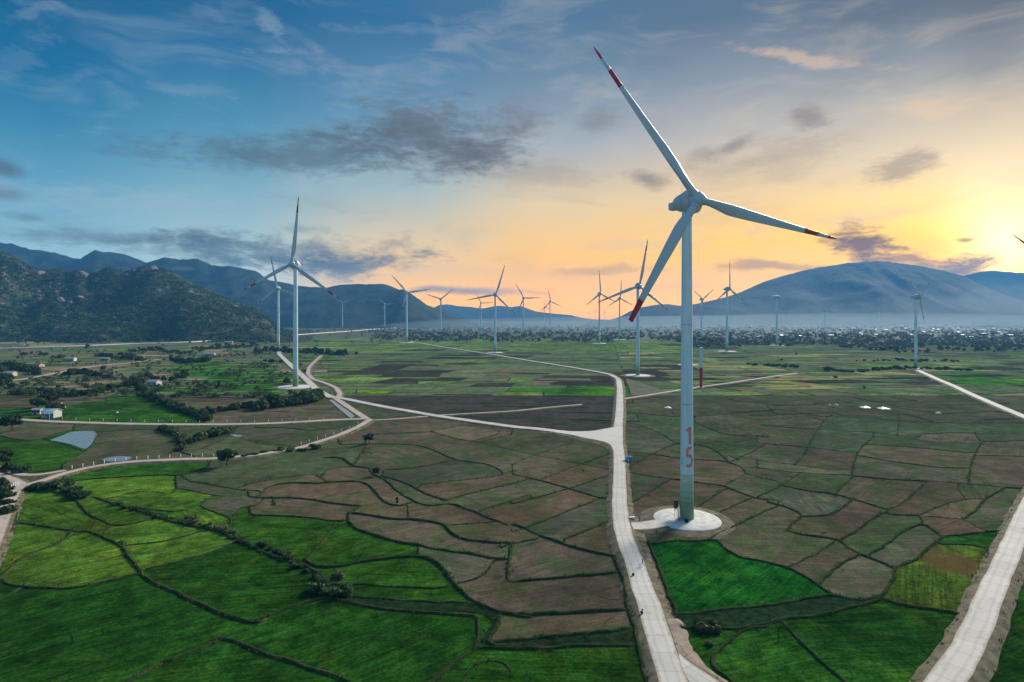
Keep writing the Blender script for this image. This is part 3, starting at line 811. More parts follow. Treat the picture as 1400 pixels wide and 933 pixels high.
for q in quads:
    c = q.mean(0); d = c[1]
    if d < 250: continue
    px, py = CX + F * c[0] / d, Y0 + F * CH / d
    if not (-120 < px < 1520) or py < 463: continue
    A = .5 * abs((q[2, 0] - q[0, 0]) * (q[3, 1] - q[1, 1]) - (q[3, 0] - q[1, 0]) * (q[2, 1] - q[0, 1]))
    vis = A * CH * F * F / d ** 3 * (1 if py < 556 else .05)
    keep.append((vis, q, ftype_far(px, py)))
keep.sort(key=lambda k: -k[0]); NIND = max(0, 296 - nfield)
rest_v, rest_c, bund_far = [], [], []
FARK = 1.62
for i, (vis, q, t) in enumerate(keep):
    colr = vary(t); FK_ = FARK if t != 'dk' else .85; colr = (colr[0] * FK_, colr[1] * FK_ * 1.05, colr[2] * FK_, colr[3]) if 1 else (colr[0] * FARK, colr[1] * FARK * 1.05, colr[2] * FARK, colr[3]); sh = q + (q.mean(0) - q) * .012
    z = .018 + .026 * random.random()
    P = np.c_[sh, np.full(4, z)]
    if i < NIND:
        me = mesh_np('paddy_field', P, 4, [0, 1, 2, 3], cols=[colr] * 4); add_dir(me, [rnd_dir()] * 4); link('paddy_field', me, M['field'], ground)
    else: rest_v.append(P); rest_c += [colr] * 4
    bund_far.append(q)
me = mesh_np('far_paddies', np.vstack(rest_v), 4, np.arange(len(rest_v) * 4), cols=rest_c); add_dir(me, np.repeat([rnd_dir() for _ in rest_v], 4, 0)); o = link('far_paddies', me, M['field'], ground); tag(o, kind='stuff')

# ------------------------------------------------------------------ earth bunds
GR_P, GR_S = [], []
def bund_obj(P, w, h, name='earth_bund', tufts=True):
    P = even(P, 1.1 if P[0, 1] < 400 else 3.0)
    if len(P) < 3: return
    n2 = normals2(P); L = len(P)
    wob = np.array([mnoise.noise((x * .25, y * .25, 3.1)) for x, y in P]); wob2 = np.array([mnoise.noise((x * .5, y * .5, 9.7)) for x, y in P])
    P = P + n2 * (wob * .35)[:, None]
    end = np.clip(np.minimum(np.arange(L), np.arange(L)[::-1]) / 1.5, .15, 1)
    prof = [(-.5, -.08), (-.30, .78), (-.08, 1.0), (.16, .96), (.34, .70), (.5, -.08)]
    rows = []
    for u, v in prof:
        ww = w * (1 + .35 * wob2 + .15 * rng.standard_normal(L)) ; hh = h * (1 + .4 * wob + .12 * rng.standard_normal(L)) * end
        rows.append(np.c_[P + n2 * (u * ww)[:, None], np.maximum(v * hh, 0) + (.0 if v > 0 else -.05) + .08])
    me = grid_mesh(name, np.stack(rows, 1), True)
    link(name, me, M['bund'], ground)
    if tufts:
        k = int(L * 1.3)
        i = rng.integers(0, L, k); off = rng.normal(0, .34, k) * w
        GR_P.append(np.c_[P[i] + n2[i] * off[:, None] + rng.normal(0, .3, (k, 2)), np.maximum(.05, h * (1 - np.abs(off) / w * 1.6) + .04)]); GR_S.append(rng.uniform(.2, .5, k) * (.7 + .3 * w))
for kk, (p, w) in enumerate(bunds):
    P = lines[kk][0]; P = P[(P[:, 1] < 1000) & (P[:, 0] > -150) & (P[:, 0] < 1550)]
    if len(P) < 2: continue
    gp = np.array([G(x, y) for x, y in P])
    bund_obj(gp, .26 + .34 * w, .05 + .17 * w, tufts=True)
# far field banks in one piece
fb = []
for q in bund_far:
    for a, b in ((0, 1), (1, 2)):
        if random.random() < .6:
            A, B = q[a], q[b]; t = (B - A) / max(1e-6, np.hypot(*(B - A))); nn = np.array([-t[1], t[0]]); w = random.uniform(.25, .6) * (1 + A[1] / 2500); h = random.uniform(.12, .4)
            fb += [[*(A - nn * w), .02], [*(B - nn * w), .02], [*B, h], [*A, h], [*A, h], [*B, h], [*(B + nn * w), .02], [*(A + nn * w), .02]]
o = link('far_bunds', mesh_np('far_bunds', np.array(fb), 4, np.arange(len(fb))), M['bund'], ground); tag(o, kind='stuff')
# field edge grass
def tuft_mesh(name, P, Sz, blades=5, spread=.5):
    k = len(P); V = []
    for b in range(blades):
        a = rng.uniform(0, 2 * np.pi, k); s = Sz * rng.uniform(.6, 1.2, k); bx = P[:, 0] + rng.normal(0, spread, k) * Sz; by = P[:, 1] + rng.normal(0, spread, k) * Sz
        dx, dy = np.cos(a) * s * .28, np.sin(a) * s * .28; lx, ly = rng.normal(0, .4, k) * s, rng.normal(0, .4, k) * s
        V.append(np.stack([np.c_[bx - dx, by - dy, P[:, 2]], np.c_[bx + dx, by + dy, P[:, 2]], np.c_[bx + lx, by + ly, P[:, 2] + s]], 1))
    V = np.concatenate(V).reshape(-1, 3); return mesh_np(name, V, 3, np.arange(len(V)))

# ------------------------------------------------------------------ roads
def road_obj(key, name, label):
    pts, w, z, mt = ROADS[key]; gp = np.array([G(x, y) for x, y in resample(pts, 5.0)])
    P = even(gp, 1.4 if gp[0, 1] < 500 or gp[-1, 1] < 500 else 8.0); n2 = normals2(P); L = len(P)
    al = np.r_[0, np.cumsum(np.hypot(*np.diff(P, axis=0).T))] / 100
    wl = np.array([mnoise.noise((x * .15, y * .15, 1)) for x, y in P]); wr = np.array([mnoise.noise((x * .15, y * .15, 5)) for x, y in P])
    fl = np.zeros(L)
    lw = w / 2 * (1 + .10 * wl) + fl; rw = w / 2 * (1 + .10 * wr) + fl
    rows, cols = [], []
    for u in np.linspace(0, 1, 7):
        off = -rw + (lw + rw) * u; rows.append(np.c_[P + n2 * off[:, None], np.full(L, z) + .05 * (1 - (2 * u - 1) ** 2)]); cols.append(np.c_[np.full(L, u), al, np.zeros(L), np.ones(L)])
    me = grid_mesh(name, np.stack(rows, 1), True, np.stack(cols, 1).reshape(-1, 4))
    o = link(name, me, M[mt]); tag(o, label, kind='structure')
    for s, ww in ((1, lw), (-1, rw)):
        j = np.array([mnoise.noise((x * .2, y * .2, 11 + s)) for x, y in P]); sw = 1.1 + .5 * j + z
        a = np.c_[P + n2 * (s * (ww + .01))[:, None], np.full(L, z - .004)]; m_ = np.c_[P + n2 * (s * (ww + .3 * sw))[:, None], np.full(L, z * .82)]; b = np.c_[P + n2 * (s * (ww + sw))[:, None], np.full(L, .0)]
        st = [a, m_, b] if s < 0 else [b, m_, a]
        link('verge', grid_mesh('verge', np.stack(st[::-1], 1), True), M['verge'], o)
        k = int(L * 1.2)
        i = rng.integers(0, L, k); t = rng.uniform(.25, 1.1, k)
        GR_P.append(np.c_[P[i] + n2[i] * (s * (ww[i] + t * sw[i]))[:, None], z * (1 - t).clip(0) * .8]); GR_S.append(rng.uniform(.2, .5, k))
    return o
road_obj('main', 'concrete_road', 'pale concrete road running up the middle past the nearest turbine')
road_obj('fork', 'concrete_road', 'short concrete fork at the bottom edge of the picture')
road_obj('west', 'concrete_road', 'straight concrete road joining the middle road from the left')
road_obj('northwest', 'concrete_road', 'concrete access road passing the turbine on the left')
road_obj('loop', 'dirt_track', 'curved dirt loop right of the left access road')
road_obj('link', 'dirt_track', 'short diagonal dirt link beside the canal')
road_obj('level', 'dirt_road', 'pinkish level dirt road crossing the left fields past the white house')
road_obj('path', 'dirt_path', 'narrow field path right of the dirt crossroads')
road_obj('south', 'dirt_road', 'lower dirt road bending left from the crossroads')
road_obj('southwest', 'dirt_road', 'dirt road leaving the picture at the left edge')
road_obj('spur', 'dirt_track', 'upper spur track at the left edge')
road_obj('spurb', 'dirt_track', 'lower spur track at the left edge')
road_obj('east', 'concrete_road', 'concrete road in the lower right corner')
road_obj('northeast', 'concrete_road', 'straight concrete road running to the turbine on the right')
road_obj('midpath', 'dirt_path', 'thin path crossing behind the nearest turbine')
road_obj('drive', 'concrete_drive', 'short driveway to the nearest turbine pad')
road_obj('highway', 'raised_highway', 'raised pale highway below the rocky hill')
road_obj('farmtrack', 'dirt_track', 'broad dirt track among the left hedges')

def parapet():
    pts, w, z, mt = ROADS['highway']; P = even(np.array([G(x, y) for x, y in resample(pts, 5.0)]), 8.0); n2 = normals2(P); sd = 1 if n2[:, 1].mean() < 0 else -1; L = len(P)
    a = P + n2 * (sd * w / 2); b = P + n2 * (sd * (w / 2 + .4))
    rows = [np.c_[b, np.full(L, 0.4)], np.c_[b, np.full(L, z + 1.0)], np.c_[a, np.full(L, z + 1.0)], np.c_[a, np.full(L, z)]]
    o = link('parapet', grid_mesh('parapet', np.stack(rows, 1), False), M['sheet'], bpy.data.objects['raised_highway'])
parapet()
def apron():
    a = even(np.array([G(x, y) for x, y in resample(pl('C:606,262 580,262 520,272 440,286 340,289 230,285'), 4)]), .5); b = even(np.array([G(x, y) for x, y in resample(pl('C:606,425 575,418 556,400 545,372 520,352 470,338 400,325 330,309 230,293'), 4)]), .5)
    t = np.linspace(0, 1, 60); a = np.stack([np.interp(t, np.linspace(0, 1, len(a)), a[:, k]) for k in (0, 1)], 1); b = np.stack([np.interp(t, np.linspace(0, 1, len(b)), b[:, k]) for k in (0, 1)], 1)
    P = np.stack([np.c_[a + (b - a) * u, np.full(60, .81)] for u in np.linspace(0, 1, 8)], 1)
    me = grid_mesh('concrete_apron', P, False, np.tile((.5, .023, 0, 1), (480, 1)))
    if me.polygons[0].normal.z < 0: me.flip_normals()
    o = link('concrete_apron', me, M['concrete']); tag(o, 'pale triangular concrete apron where the left road meets the middle one', kind='structure')
apron()
def strip(name, inner, outer, z0, z1, mat, parent=None, label=None):
    a = even(np.array([G(*p) for p in resample(inner, 5)]), 1.0); b = np.array([G(*p) for p in resample(outer, 5)])
    s = np.linspace(0, 1, len(a)); sb = np.r_[0, np.cumsum(np.hypot(*np.diff(b, axis=0).T))]; sb /= sb[-1]
    b = np.stack([np.interp(s, sb, b[:, k]) for k in range(2)], 1)
    rows = []
    for u in np.linspace(0, 1, 6):
        p = a + (b - a) * u; nz = np.array([mnoise.noise((x * .6, y * .6, 2.2)) for x, y in p]); nx = rng.normal(0, .06, (len(p), 2))
        rows.append(np.c_[p + nx, z0 - .10 + (z1 - z0) * u ** 1.6 + .14 * nz * (0 if u < .3 else 1)])
    o = link(name, grid_mesh(name, np.stack(rows, 1), False), mat, parent)
    if label: tag(o, label, kind='structure')
    # make sure it faces up
    me = o.data
    if sum(p.normal.z for p in me.polygons) < 0: me.flip_normals()
    return o
strip('apron_slope', pl('C:150,282 230,292 260,300 330,309 400,325 470,338 520,352 545,372 554,400 554,430'), pl('C:150,292 230,303 255,312 325,323 392,340 458,354 500,370 524,390 532,410 536,440'), .9, .05, M['verge'], None, 'grassy slope under the road junction apron')
strip('grassy_ditch', pl('G:895,570 1000,567 1200,543 1400,527 1500,508 1730,472 1830,488 1900,492'), pl('G:965,640 1050,640 1180,640 1290,634 1400,606 1480,583 1700,562 1820,530 1900,506'), .34, .30, M['ditch'], None, 'dark overgrown ditch below the bright green paddy')
strip('grassy_ditch', pl('G:-100,722 0,708 100,704 300,684 500,669 655,642'), pl('G:-100,750 0,752 150,748 400,742 560,738 660,735'), .34, .30, M['ditch'], None, 'dark overgrown ditch across the bottom left of the middle road')
strip('grassy_ditch', pl('F:500,474 650,484 800,494 1000,504 1150,504 1200,505'), pl('F:480,492 640,516 800,534 1000,545 1150,550 1215,560'), .34, .30, M['ditch'], None, 'dark overgrown ditch between the two green strips')
strip('grassy_ditch', pl('F:1205,505 1290,545 1330,590 1305,650 1262,718'), pl('F:1150,512 1230,560 1290,600 1270,650 1225,715'), .34, .30, M['ditch'], None, 'short dark ditch bending down beside the brown terraces')
strip('stone_slope', pl('G:604,245 620,290 660,440 690,550 720,670 760,830 800,940 815,980'), pl('G:580,262 600,330 632,450 652,560 672,660 700,760 730,860 750,980'), .78, .05, M['stone'], None, 'grey stone pitched slope on the left of the middle road')
strip('clay_bank', pl('G:850,610 860,640 890,730 920,835 960,900 1010,960'), pl('G:920,585 960,620 985,720 1040,800 1120,880 1250,960'), .8, .07, M['clay'], None, 'bare clay bank beside the fork at the bottom')
strip('stone_slope', pl('H:1228,625 1200,690 1170,765 1140,830 1105,900 1075,960'), pl('H:1285,635 1270,700 1255,790 1225,880 1190,960'), .78, .05, M['stone'], None, 'grey stone slope right of the lower right road')
strip('clay_bank', pl('H:1105,590 1040,710 1000,790 960,860 905,930 880,960'), pl('H:1075,600 1010,710 960,800 900,860 820,905 700,960'), .78, .06, M['clay'], None, 'clay bank left of the lower right road')
strip('rough_verge', pl('G:640,10 665,110 700,230 735,300 770,400 820,510 845,590'), pl('G:690,30 740,150 765,240 800,330 830,420 865,500 890,590'), .6, .1, M['verge'], None, 'rough grassy verge between the middle road and the bright green paddy')
strip('clay_bank', pl('E:35,0 20,80 5,150'), pl('E:75,20 60,90 30,170 0,230'), .55, .06, M['clay'], None, 'reddish bank at the left edge road')
# pools of shallow water
def sheet(name, poly, z, mat, label, kind='structure', parent=None):
    bm = bmesh.new(); P = resample(poly + [poly[0]], 4)[:-1]; f = bm.faces.new([bm.verts.new((*G(x, y), z)) for x, y in P]); bmesh.ops.triangulate(bm, faces=[f], ngon_method='EAR_CLIP')
    bmesh.ops.recalc_face_normals(bm, faces=bm.faces[:])
    for f in bm.faces:
        if f.normal.z < 0: f.normal_flip()
    o = link(name, bm_mesh(name, bm), mat, parent); tag(o, label, kind=kind); return o
sheet('flooded_paddy', pl('A:270,332 330,310 400,285 520,285 520,320 470,378 380,352'), .30, M['water'], 'flooded pale paddy reflecting the sky left of the brown field')
#sheet('water_pool', pl('A:235,478 300,470 400,470 440,478 380,490 290,495'), .30, M['water'], 'thin pool of water left along the lower dirt road')
sheet('water_pool', pl('A:550,440 600,425 680,420 725,428 700,442 600,450'), .30, M['water'], 'thin pool of water above the lower dirt road')
sheet('water_pool', pl('A:1250,298 1290,300 1330,308 1290,315'), .30, M['water'], 'small bright puddle beside the hedge')
#sheet('water_pool', pl('B:0,262 80,258 140,262 60,272 0,272'), .30, M['water'], 'narrow puddle under the level dirt road')
sheet('canal_water', pl('B:400,112 420,108 480,150 540,200 520,212 460,165'), .32, M['water'], 'strip of canal water beside the diagonal link')
#sheet('canal_water', pl('G:960,625 1060,600 1200,580 1400,560 1560,545 1700,520 1690,505 1400,545 1200,560 980,590'), .24, M['water'], 'dark canal water below the bright green paddy')
# ------------------------------------------------------------------ mountains (skyline traced, then given depth, spurs and gullies)
def mountain(name, label, sky_pts, d_foot, d_ridge, d_back, mat, spur=1.0, step=5.0, rows=46, pw=1.15, seed=0.0, rough=False):
    xs = np.arange(sky_pts[0][0], sky_pts[-1][0] + .1, step); ys = np.interp(xs, [p[0] for p in sky_pts], [p[1] for p in sky_pts])
    P = np.zeros((rows + 10, len(xs), 3))
    for j, (x, y) in enumerate(zip(xs, ys)):
        edge = min(1.0, (x - xs[0]) / 60, (xs[-1] - x) / 60)
        zr = max(3.0, (CH + (Y0 - y) * d_ridge / F)) * max(.02, edge)
        ft = d_foot * (1 + .06 * mnoise.noise((x * .012, seed, 0)))
        for i in range(rows + 10):
            if i <= rows:
                t = i / rows; d = ft + (d_ridge - ft) * t
                h = zr * t ** pw
            else:
                t = 1.0; q = (i - rows) / 9; d = d_ridge + (d_back - d_ridge) * q; h = zr * (1 - q) ** 1.2
            X = (x - CX) * d / F
            if 0 < i <= rows:
                a = mnoise.fractal((X * .0042, d * .0018, seed), 1.0, 2.1, 5)       # spurs running down the slope
                b = 1 - 2 * abs(mnoise.noise((X * .006 + .4 * a, d * .0035, seed + 5)))
                h += zr * spur * (.20 * a + .10 * b) * math.sin(math.pi * min(1, t * .96)) ** .8
                h += zr * .012 * mnoise.noise((X * .05, d * .05, seed)) * (1 if t > .9 else 1.5)
                if rough: h += min(1, zr / 70) ** 1.5 * t ** .5 * (1 - .55 * t) * (17 * mnoise.noise((X * .016, d * .016, 3)) + 10 * (1 - 2 * abs(mnoise.noise((X * .035, d * .035, 6)))) + 4.5 * mnoise.noise((X * .09, d * .09, 9)))
                # stay below the skyline as seen across the valley
                lim = CH + (zr - CH) * d / d_ridge - .8 * (1 - t)
                h = min(h, lim) if t < .999 else h
            P[i, j] = (X, d, max(h, -2.0) if i < rows + 9 else -4)
    o = link(name, grid_mesh(name, P, True), mat); tag(o, label, kind='structure'); return o, P
M1 = [(-420,420),(-250,372),(-120,340),(-50,332),(0,344),(15,350),(40,365),(55,371),(75,372),(95,374),(110,368),(122,377),(150,369),(170,372),(200,364),(218,366),(240,376),(262,388),(290,402),(320,413),(345,422),(362,432),(375,441),(395,450),(430,459)]
M2 = [(-500,352),(-200,328),(-60,329),(0,333),(30,337),(60,343),(95,352),(110,356),(130,343),(140,345),(170,350),(200,359),(225,353),(245,357),(270,356),(290,364),(315,365),(335,368),(350,372),(367,384),(387,387),(415,392),(445,394),(462,391),(492,388),(525,389),(547,398),(570,412),(600,424),(640,436),(680,446)]
M3 = [(330,446),(370,428),(400,414),(430,408),(470,407),(505,402),(530,399),(550,396),(562,402),(575,411),(590,422),(607,431),(622,437),(660,446)]
M4 = [(540,436),(585,420),(612,416),(627,419),(645,420),(660,422),(682,418),(700,420),(712,418.5),(732,426),(757,429),(782,431),(800,434),(840,438)]
M5 = [(800,441),(830,436),(850,430),(875,421),(895,417),(912,416),(935,419),(951,416),(970,412),(995,406),(1010,401),(1032,391),(1050,384),(1067,379),(1095,371),(1125,366),(1157,360),(1187,358),(1210,357.5),(1230,360),(1262,365),(1287,370),(1315,377),(1337,387),(1357,397),(1380,406),(1400,412),(1440,420),(1520,430),(1600,440)]
M6 = [(1220,400),(1270,386),(1315,377),(1337,373),(1365,371),(1400,373),(1450,378),(1550,372),(1700,390),(1900,430)]
hill, HP = mountain('rocky_hill', 'near dark hill strewn with pinkish boulders on the left', M1, 1180, 1750, 2300, M['hill'], 1.0, 4.0, 60, 1.05, 1.0, True)
mountain('mountain_ridge', 'long blue mountain ridge behind the rocky hill', M2, 2700, 3500, 4200, M['mount'], .9, 5, 46, 1.2, 4.0)
mountain('mountain_spur', 'nearer wooded mountain shoulder left of centre', M3, 2450, 3000, 3500, M['mount'], .6, 4, 40, 1.1, 8.0)
mountain('far_hills', 'faint low blue hills on the horizon at centre', M4, 5400, 6200, 7000, M['mount'], .5, 5, 24, 1.2, 12.0)
mountain('broad_mountain', 'broad blue mountain below the sunset on the right', M5, 3200, 4300, 5300, M['mount'], .3, 5, 50, 1.25, 16.0)
mountain('far_mountain', 'distant mountain under the sun at the right edge', M6, 5200, 5800, 6600, M['mount'], .6, 6, 26, 1.2, 20.0)

# boulders on the hill
def boulder_mesh(seed):
    random.seed(seed + 200); bm = bmesh.new()
    for k in range(16):
        v = Vector((random.gauss(0, 1), random.gauss(0, 1), random.gauss(0, 1))).normalized() * random.uniform(.75, 1.15); bm.verts.new((v.x, v.y, v.z * random.uniform(.6, .95)))
    bmesh.ops.convex_hull(bm, input=bm.verts[:]); bmesh.ops.delete(bm, geom=[v for v in bm.verts if not v.link_faces], context='VERTS')
    bmesh.ops.bevel(bm, geom=bm.edges[:], offset=.07, segments=1, affect='EDGES')
    return bm_mesh('boulder', bm)
BME = [boulder_mesh(k) for k in range(6)]
for me in BME: me.materials.append(M['rock'])
def hill_at(px, t):
    xs = np.arange(M1[0][0], M1[-1][0] + .1, 4.0); j = int(np.clip(round((px - xs[0]) / 4.0), 0, HP.shape[1] - 1)); i = int(np.clip(t * 60, 0, 60)); return HP[i, j]
def hill_px(px, py):
    xs = np.arange(M1[0][0], M1[-1][0] + .1, 4.0); j = int(np.clip(round((px - xs[0]) / 4.0), 0, HP.shape[1] - 1))
    c = HP[:61, j]; yy = Y0 - F * (c[:, 2] - CH) / c[:, 1]; i = int(np.argmin(np.abs(yy - py))); return c[i]
bl = [(113,377,9),(208,369,9),(196,371,6),(132,374,5),(108,408,6),(30,364,4),(22,358,4),(55,374,5),(65,394,6),(85,412,7),(95,415,5),(133,434,3),(158,433,3),(250,425,5),(262,402,5),(275,404,4),(222,378,4),(28,386,5),(12,360,3),(52,398,4),(170,376,4),(186,379,3),(240,398,3),(300,416,4),(320,420,3),(78,372,4),(100,372,4),(120,404,4),(70,388,3),(150,412,3),(33,371,4),(270,398,3),(245,395,3),(160,405,3),(210,392,3)]
for k in range(34):
    cx_, cy_ = random.uniform(-40, 350), random.uniform(352, 440)
    for _ in range(random.randrange(2, 7)): bl.append((cx_ + random.gauss(0, 5), cy_ + random.gauss(0, 3), random.choice([1.0, 1.3, 1.6, 2, 2.6])))
for px, py, s in bl:
    xs = [p[0] for p in M1]; top = np.interp(px, xs, [p[1] for p in M1])
    if py < top: py = top + random.uniform(2, 30)
    c = hill_px(px, py); r = s * c[1] / F
    o = link('boulder', BME[random.randrange(6)], None, hill, (c[0], c[1], c[2] + r * .12)); o.rotation_euler = (random.uniform(-.4, .4), random.uniform(-.4, .4), random.uniform(0, 6.3)); o.scale = (r * random.uniform(.8, 1.3), r * random.uniform(.8, 1.2), r * random.uniform(.8, 1.25))

# ------------------------------------------------------------------ foliage helpers
def leaf_cloud(centers, radii, n, size, squash=.75, shell=.55):
    """n leaf quads spread over lobes -> (4n,3) array"""
    centers = np.asarray(centers, float); radii = np.asarray(radii, float)
    pr = radii ** 2 / (radii ** 2).sum(); k = rng.choice(len(centers), n, p=pr)
    u = rng.normal(size=(n, 3)); u /= np.linalg.norm(u, axis=1)[:, None]; rr = (shell + (1 - shell) * rng.random(n) ** .6)
    P = centers[k] + u * (radii[k] * rr)[:, None] * np.array([1, 1, squash])
    nn = u + rng.normal(0, .55, (n, 3)); nn /= np.linalg.norm(nn, axis=1)[:, None]
    a = np.cross(nn, rng.normal(size=(n, 3))); a /= np.linalg.norm(a, axis=1)[:, None]; b = np.cross(nn, a)
    s = size * rng.uniform(.6, 1.4, n)[:, None]; a = a * s; b = b * s * .7
    return np.stack([P - a - b, P + a - b, P + a * .8 + b, P - a * .8 + b], 1).reshape(-1, 3)
def quads_me(name, V, mat):
    me = mesh_np(name, V, 4, np.arange(len(V))); me.materials.append(mat); return me
def tree_kind(h, w, n, size, mat, seed, lobes=9, trunk=.32, tall=False):
    random.seed(seed); bm = bmesh.new(); lean = (random.uniform(-.06, .06) * h, random.uniform(-.06, .06) * h)
    tp = (lean[0], lean[1], h * .62); r0 = .028 * h
    tube(bm, [(0, 0, -.15), (lean[0] * .3, lean[1] * .3, h * .22), (lean[0] * .7, lean[1] * .7, h * .42), tp], [r0 * 1.4, r0, r0 * .75, r0 * .35], 7)
    C, Rr = [], []
    for k in range(lobes):
        a = 2 * math.pi * k / lobes + random.uniform(-.4, .4); rad = random.uniform(.12, .36) * w; zz = h * random.uniform(trunk + .12, .84)
        if tall: rad *= .6
        c = (lean[0] + math.cos(a) * rad, lean[1] + math.sin(a) * rad, zz); C.append(c); Rr.append(random.uniform(.17, .27) * w)
        if k % 2 == 0: tube(bm, [(lean[0] * .5, lean[1] * .5, h * .3), ((c[0] + lean[0]) * .5, (c[1] + lean[1]) * .5, (h * .3 + zz) * .5), c], [r0 * .6, r0 * .4, r0 * .15], 5)
    C.append((lean[0], lean[1], h * .82)); Rr.append(.22 * w)
    tm = bm_mesh('trunk', bm, True); tm.materials.append(M['bark'])
    cm = quads_me('crown', leaf_cloud(C, Rr, n, size), mat); return tm, cm
TREE = [tree_kind(6.5, 7.0, 1500, .34, M['leaf'], 3), tree_kind(7.0, 5.5, 1300, .34, M['leaf'], 5, 8), tree_kind(5.0, 6.0, 1100, .32, M['leaf2'], 8, 8, .2), tree_kind(8.5, 4.2, 1200, .34, M['leaf'], 12, 9, .25, True)]
BUSH = []
for k in range(4):
    random.seed(40 + k); C = [(random.uniform(-.8, .8), random.uniform(-.8, .8), random.uniform(.35, .9)) for _ in range(6)]
    BUSH.append(quads_me('shrub', leaf_cloud(C, [random.uniform(.5, .8) for _ in C], 420, .2, .8), M[['leaf', 'leaf', 'leaf2', 'leafp'][k]]))
random.seed(99)
def tree(px, py, hpx, label, group=None, kind=None, name='tree', dz=0.0):
    k = random.randrange(3) if kind is None else kind; x, y = G(px, py); h = hpx * y / F; base = [6.5, 7.0, 5.0, 8.5][k]; s = h / base
    e = empty(name, (x, y, dz), random.uniform(0, 6.28), s); e.scale = (s * random.uniform(.9, 1.15), s * random.uniform(.9, 1.15), s)
    tag(e, label, 'tree', group); link('trunk', TREE[k][0], None, e); link('crown', TREE[k][1], None, e); return e
def shrub(px, py, hpx, label, group=None, kind=None, name='shrub'):
    k = random.randrange(3) if kind is None else kind; x, y = G(px, py); s = hpx * y / F / 1.45
    o = link(name, BUSH[k], None, None, (x, y, .05)); o.rotation_euler = (0, 0, random.uniform(0, 6.28)); o.scale = (s * random.uniform(.9, 1.4), s * random.uniform(.9, 1.4), s * random.uniform(.85, 1.15))
    tag(o, label, 'shrub', group); return o
def row(poly, n, hpx, label, group, fn=tree, spread=2.0, **kw):
    P = even(resample(pl(poly), 4), .5); 
    for i in range(n):
        p = P[min(len(P) - 1, int((i + random.random()) / n * len(P)))]
        k = 1 + (p[1] - 520) / 900
        fn(p[0] + random.gauss(0, spread), p[1] + random.gauss(0, spread * .3), hpx * random.uniform(.65, 1.3), label, group, **kw)

# ------------------------------------------------------------------ wind turbines
def lathe(name, st, seg=28, axis='z', smooth=True):
    a = np.linspace(0, 2 * np.pi, seg, endpoint=False)
    P = np.array([[(r * np.cos(t), r * np.sin(t), z) for t in a] for z, r in st])
    if axis == 'y': P = np.stack([P[..., 0], -P[..., 2], P[..., 1]], -1)     # z of the profile runs towards -y (the wind)
    me = grid_mesh(name, P, smooth, wrap=True); return me
def cap(me):
    bm = bmesh.new(); bm.from_mesh(me); ed = [e for e in bm.edges if e.is_boundary]
    if ed: bmesh.ops.holes_fill(bm, edges=ed, sides=0)
    bmesh.ops.recalc_face_normals(bm, faces=bm.faces[:]); bm.to_mesh(me); bm.free(); return me
def tower_r(z): return 1.29 + (1.72 - 1.29) * max(0, 1 - z / 83.0) ** 1.0 + .16 * max(0, 1 - z / 9.0) ** 1.5
def tower_seg(name, z0, z1, n, mat, dr=0.0):
    me = lathe(name, [(z0 + (z1 - z0) * k / n, tower_r(z0 + (z1 - z0) * k / n) + dr) for k in range(n + 1)], 36); me.materials.append(mat); return me
BANDZ = [.35, 5.3, 6.6, 8.3, 10.3, 12.6]
TW = tower_seg('tower', 12.6, 83.0, 20, M['tower'])
BD = [tower_seg('green_band', BANDZ[k], BANDZ[k + 1], 3, M['g%d' % k]) for k in range(5)]
SEAM = []
for z in (31, 52):
    SEAM.append(tower_seg('flange_seam', z, z + .16, 1, M['steel'], .025))
PAD = cap(lathe('foundation_pad', [(.02, 8.9), (.42, 8.7), (.50, 8.5), (.62, 4.0), (.68, 2.2)], 56)); PAD.materials.append(M['pad'])
RP = np.array([[(r * (1 + .07 * mnoise.noise((math.cos(t) * 2, math.sin(t) * 2, r))) * math.cos(t), r * (1 + .07 * mnoise.noise((math.cos(t) * 2, math.sin(t) * 2, r))) * math.sin(t), z) for t in np.linspace(0, 2 * math.pi, 48, endpoint=False)] for r, z in ((12.2, .03), (11.0, .26), (8.75, .34))])
RING = grid_mesh('earth_ring', RP, True, wrap=True); RING.materials.append(M['verge'])
GEN = cap(lathe('generator_ring', [(.15, 2.75), (.3, 3.12), (1.5, 3.28), (2.6, 3.22), (2.85, 2.9)], 32, 'y')); GEN.materials.append(M['white'])
EGG = cap(lathe('nacelle', [(-4.2, .5), (-4.0, 1.1), (-3.4, 1.65), (-2.4, 2.15), (-1.3, 2.5), (-.2, 2.7), (.12, 2.72)], 32, 'y')); EGG.materials.append(M['white'])
SPN = cap(lathe('hub', [(2.95, 2.0), (3.2, 2.12), (4.2, 2.15), (5.2, 1.95), (5.9, 1.5), (6.4, .9), (6.6, .35)], 28, 'y')); SPN.materials.append(M['white'])
bm = bmesh.new(); box(bm, (0, 3.9, -.5), (2.2, 3.0, 2.0)); bmesh.ops.bevel(bm, geom=bm.edges[:], offset=.22, segments=2, affect='EDGES'); FIN = bm_mesh('cooler_box', bm); FIN.materials.append(M['white'])
bm = bmesh.new(); tube(bm, [(0, 1.6, 2.2), (0, 1.6, 4.2)], [.05, .03], 6); tube(bm, [(-.4, 1.6, 3.9), (.4, 1.6, 3.9)], [.03, .03], 6); MAST = bm_mesh('wind_vane_mast', bm); MAST.materials.append(M['steel'])
def sect(r):     # blade section at fraction r of the length: chord, thickness, twist
    c = np.interp(r, [0, .045, .10, .19, .30, .5, .7, .85, .95, 1.0], [1.9, 1.9, 2.35, 3.05, 2.9, 2.25, 1.65, 1.2, .8, .18])
    t = np.interp(r, [0, .045, .12, .2, .3, .5, 1.0], [1.0, 1.0, .62, .42, .3, .23, .16]); return c, c * t, R_(np.interp(r, [0, .1, .3, 1.0], [16, 15, 7, 1.5]))
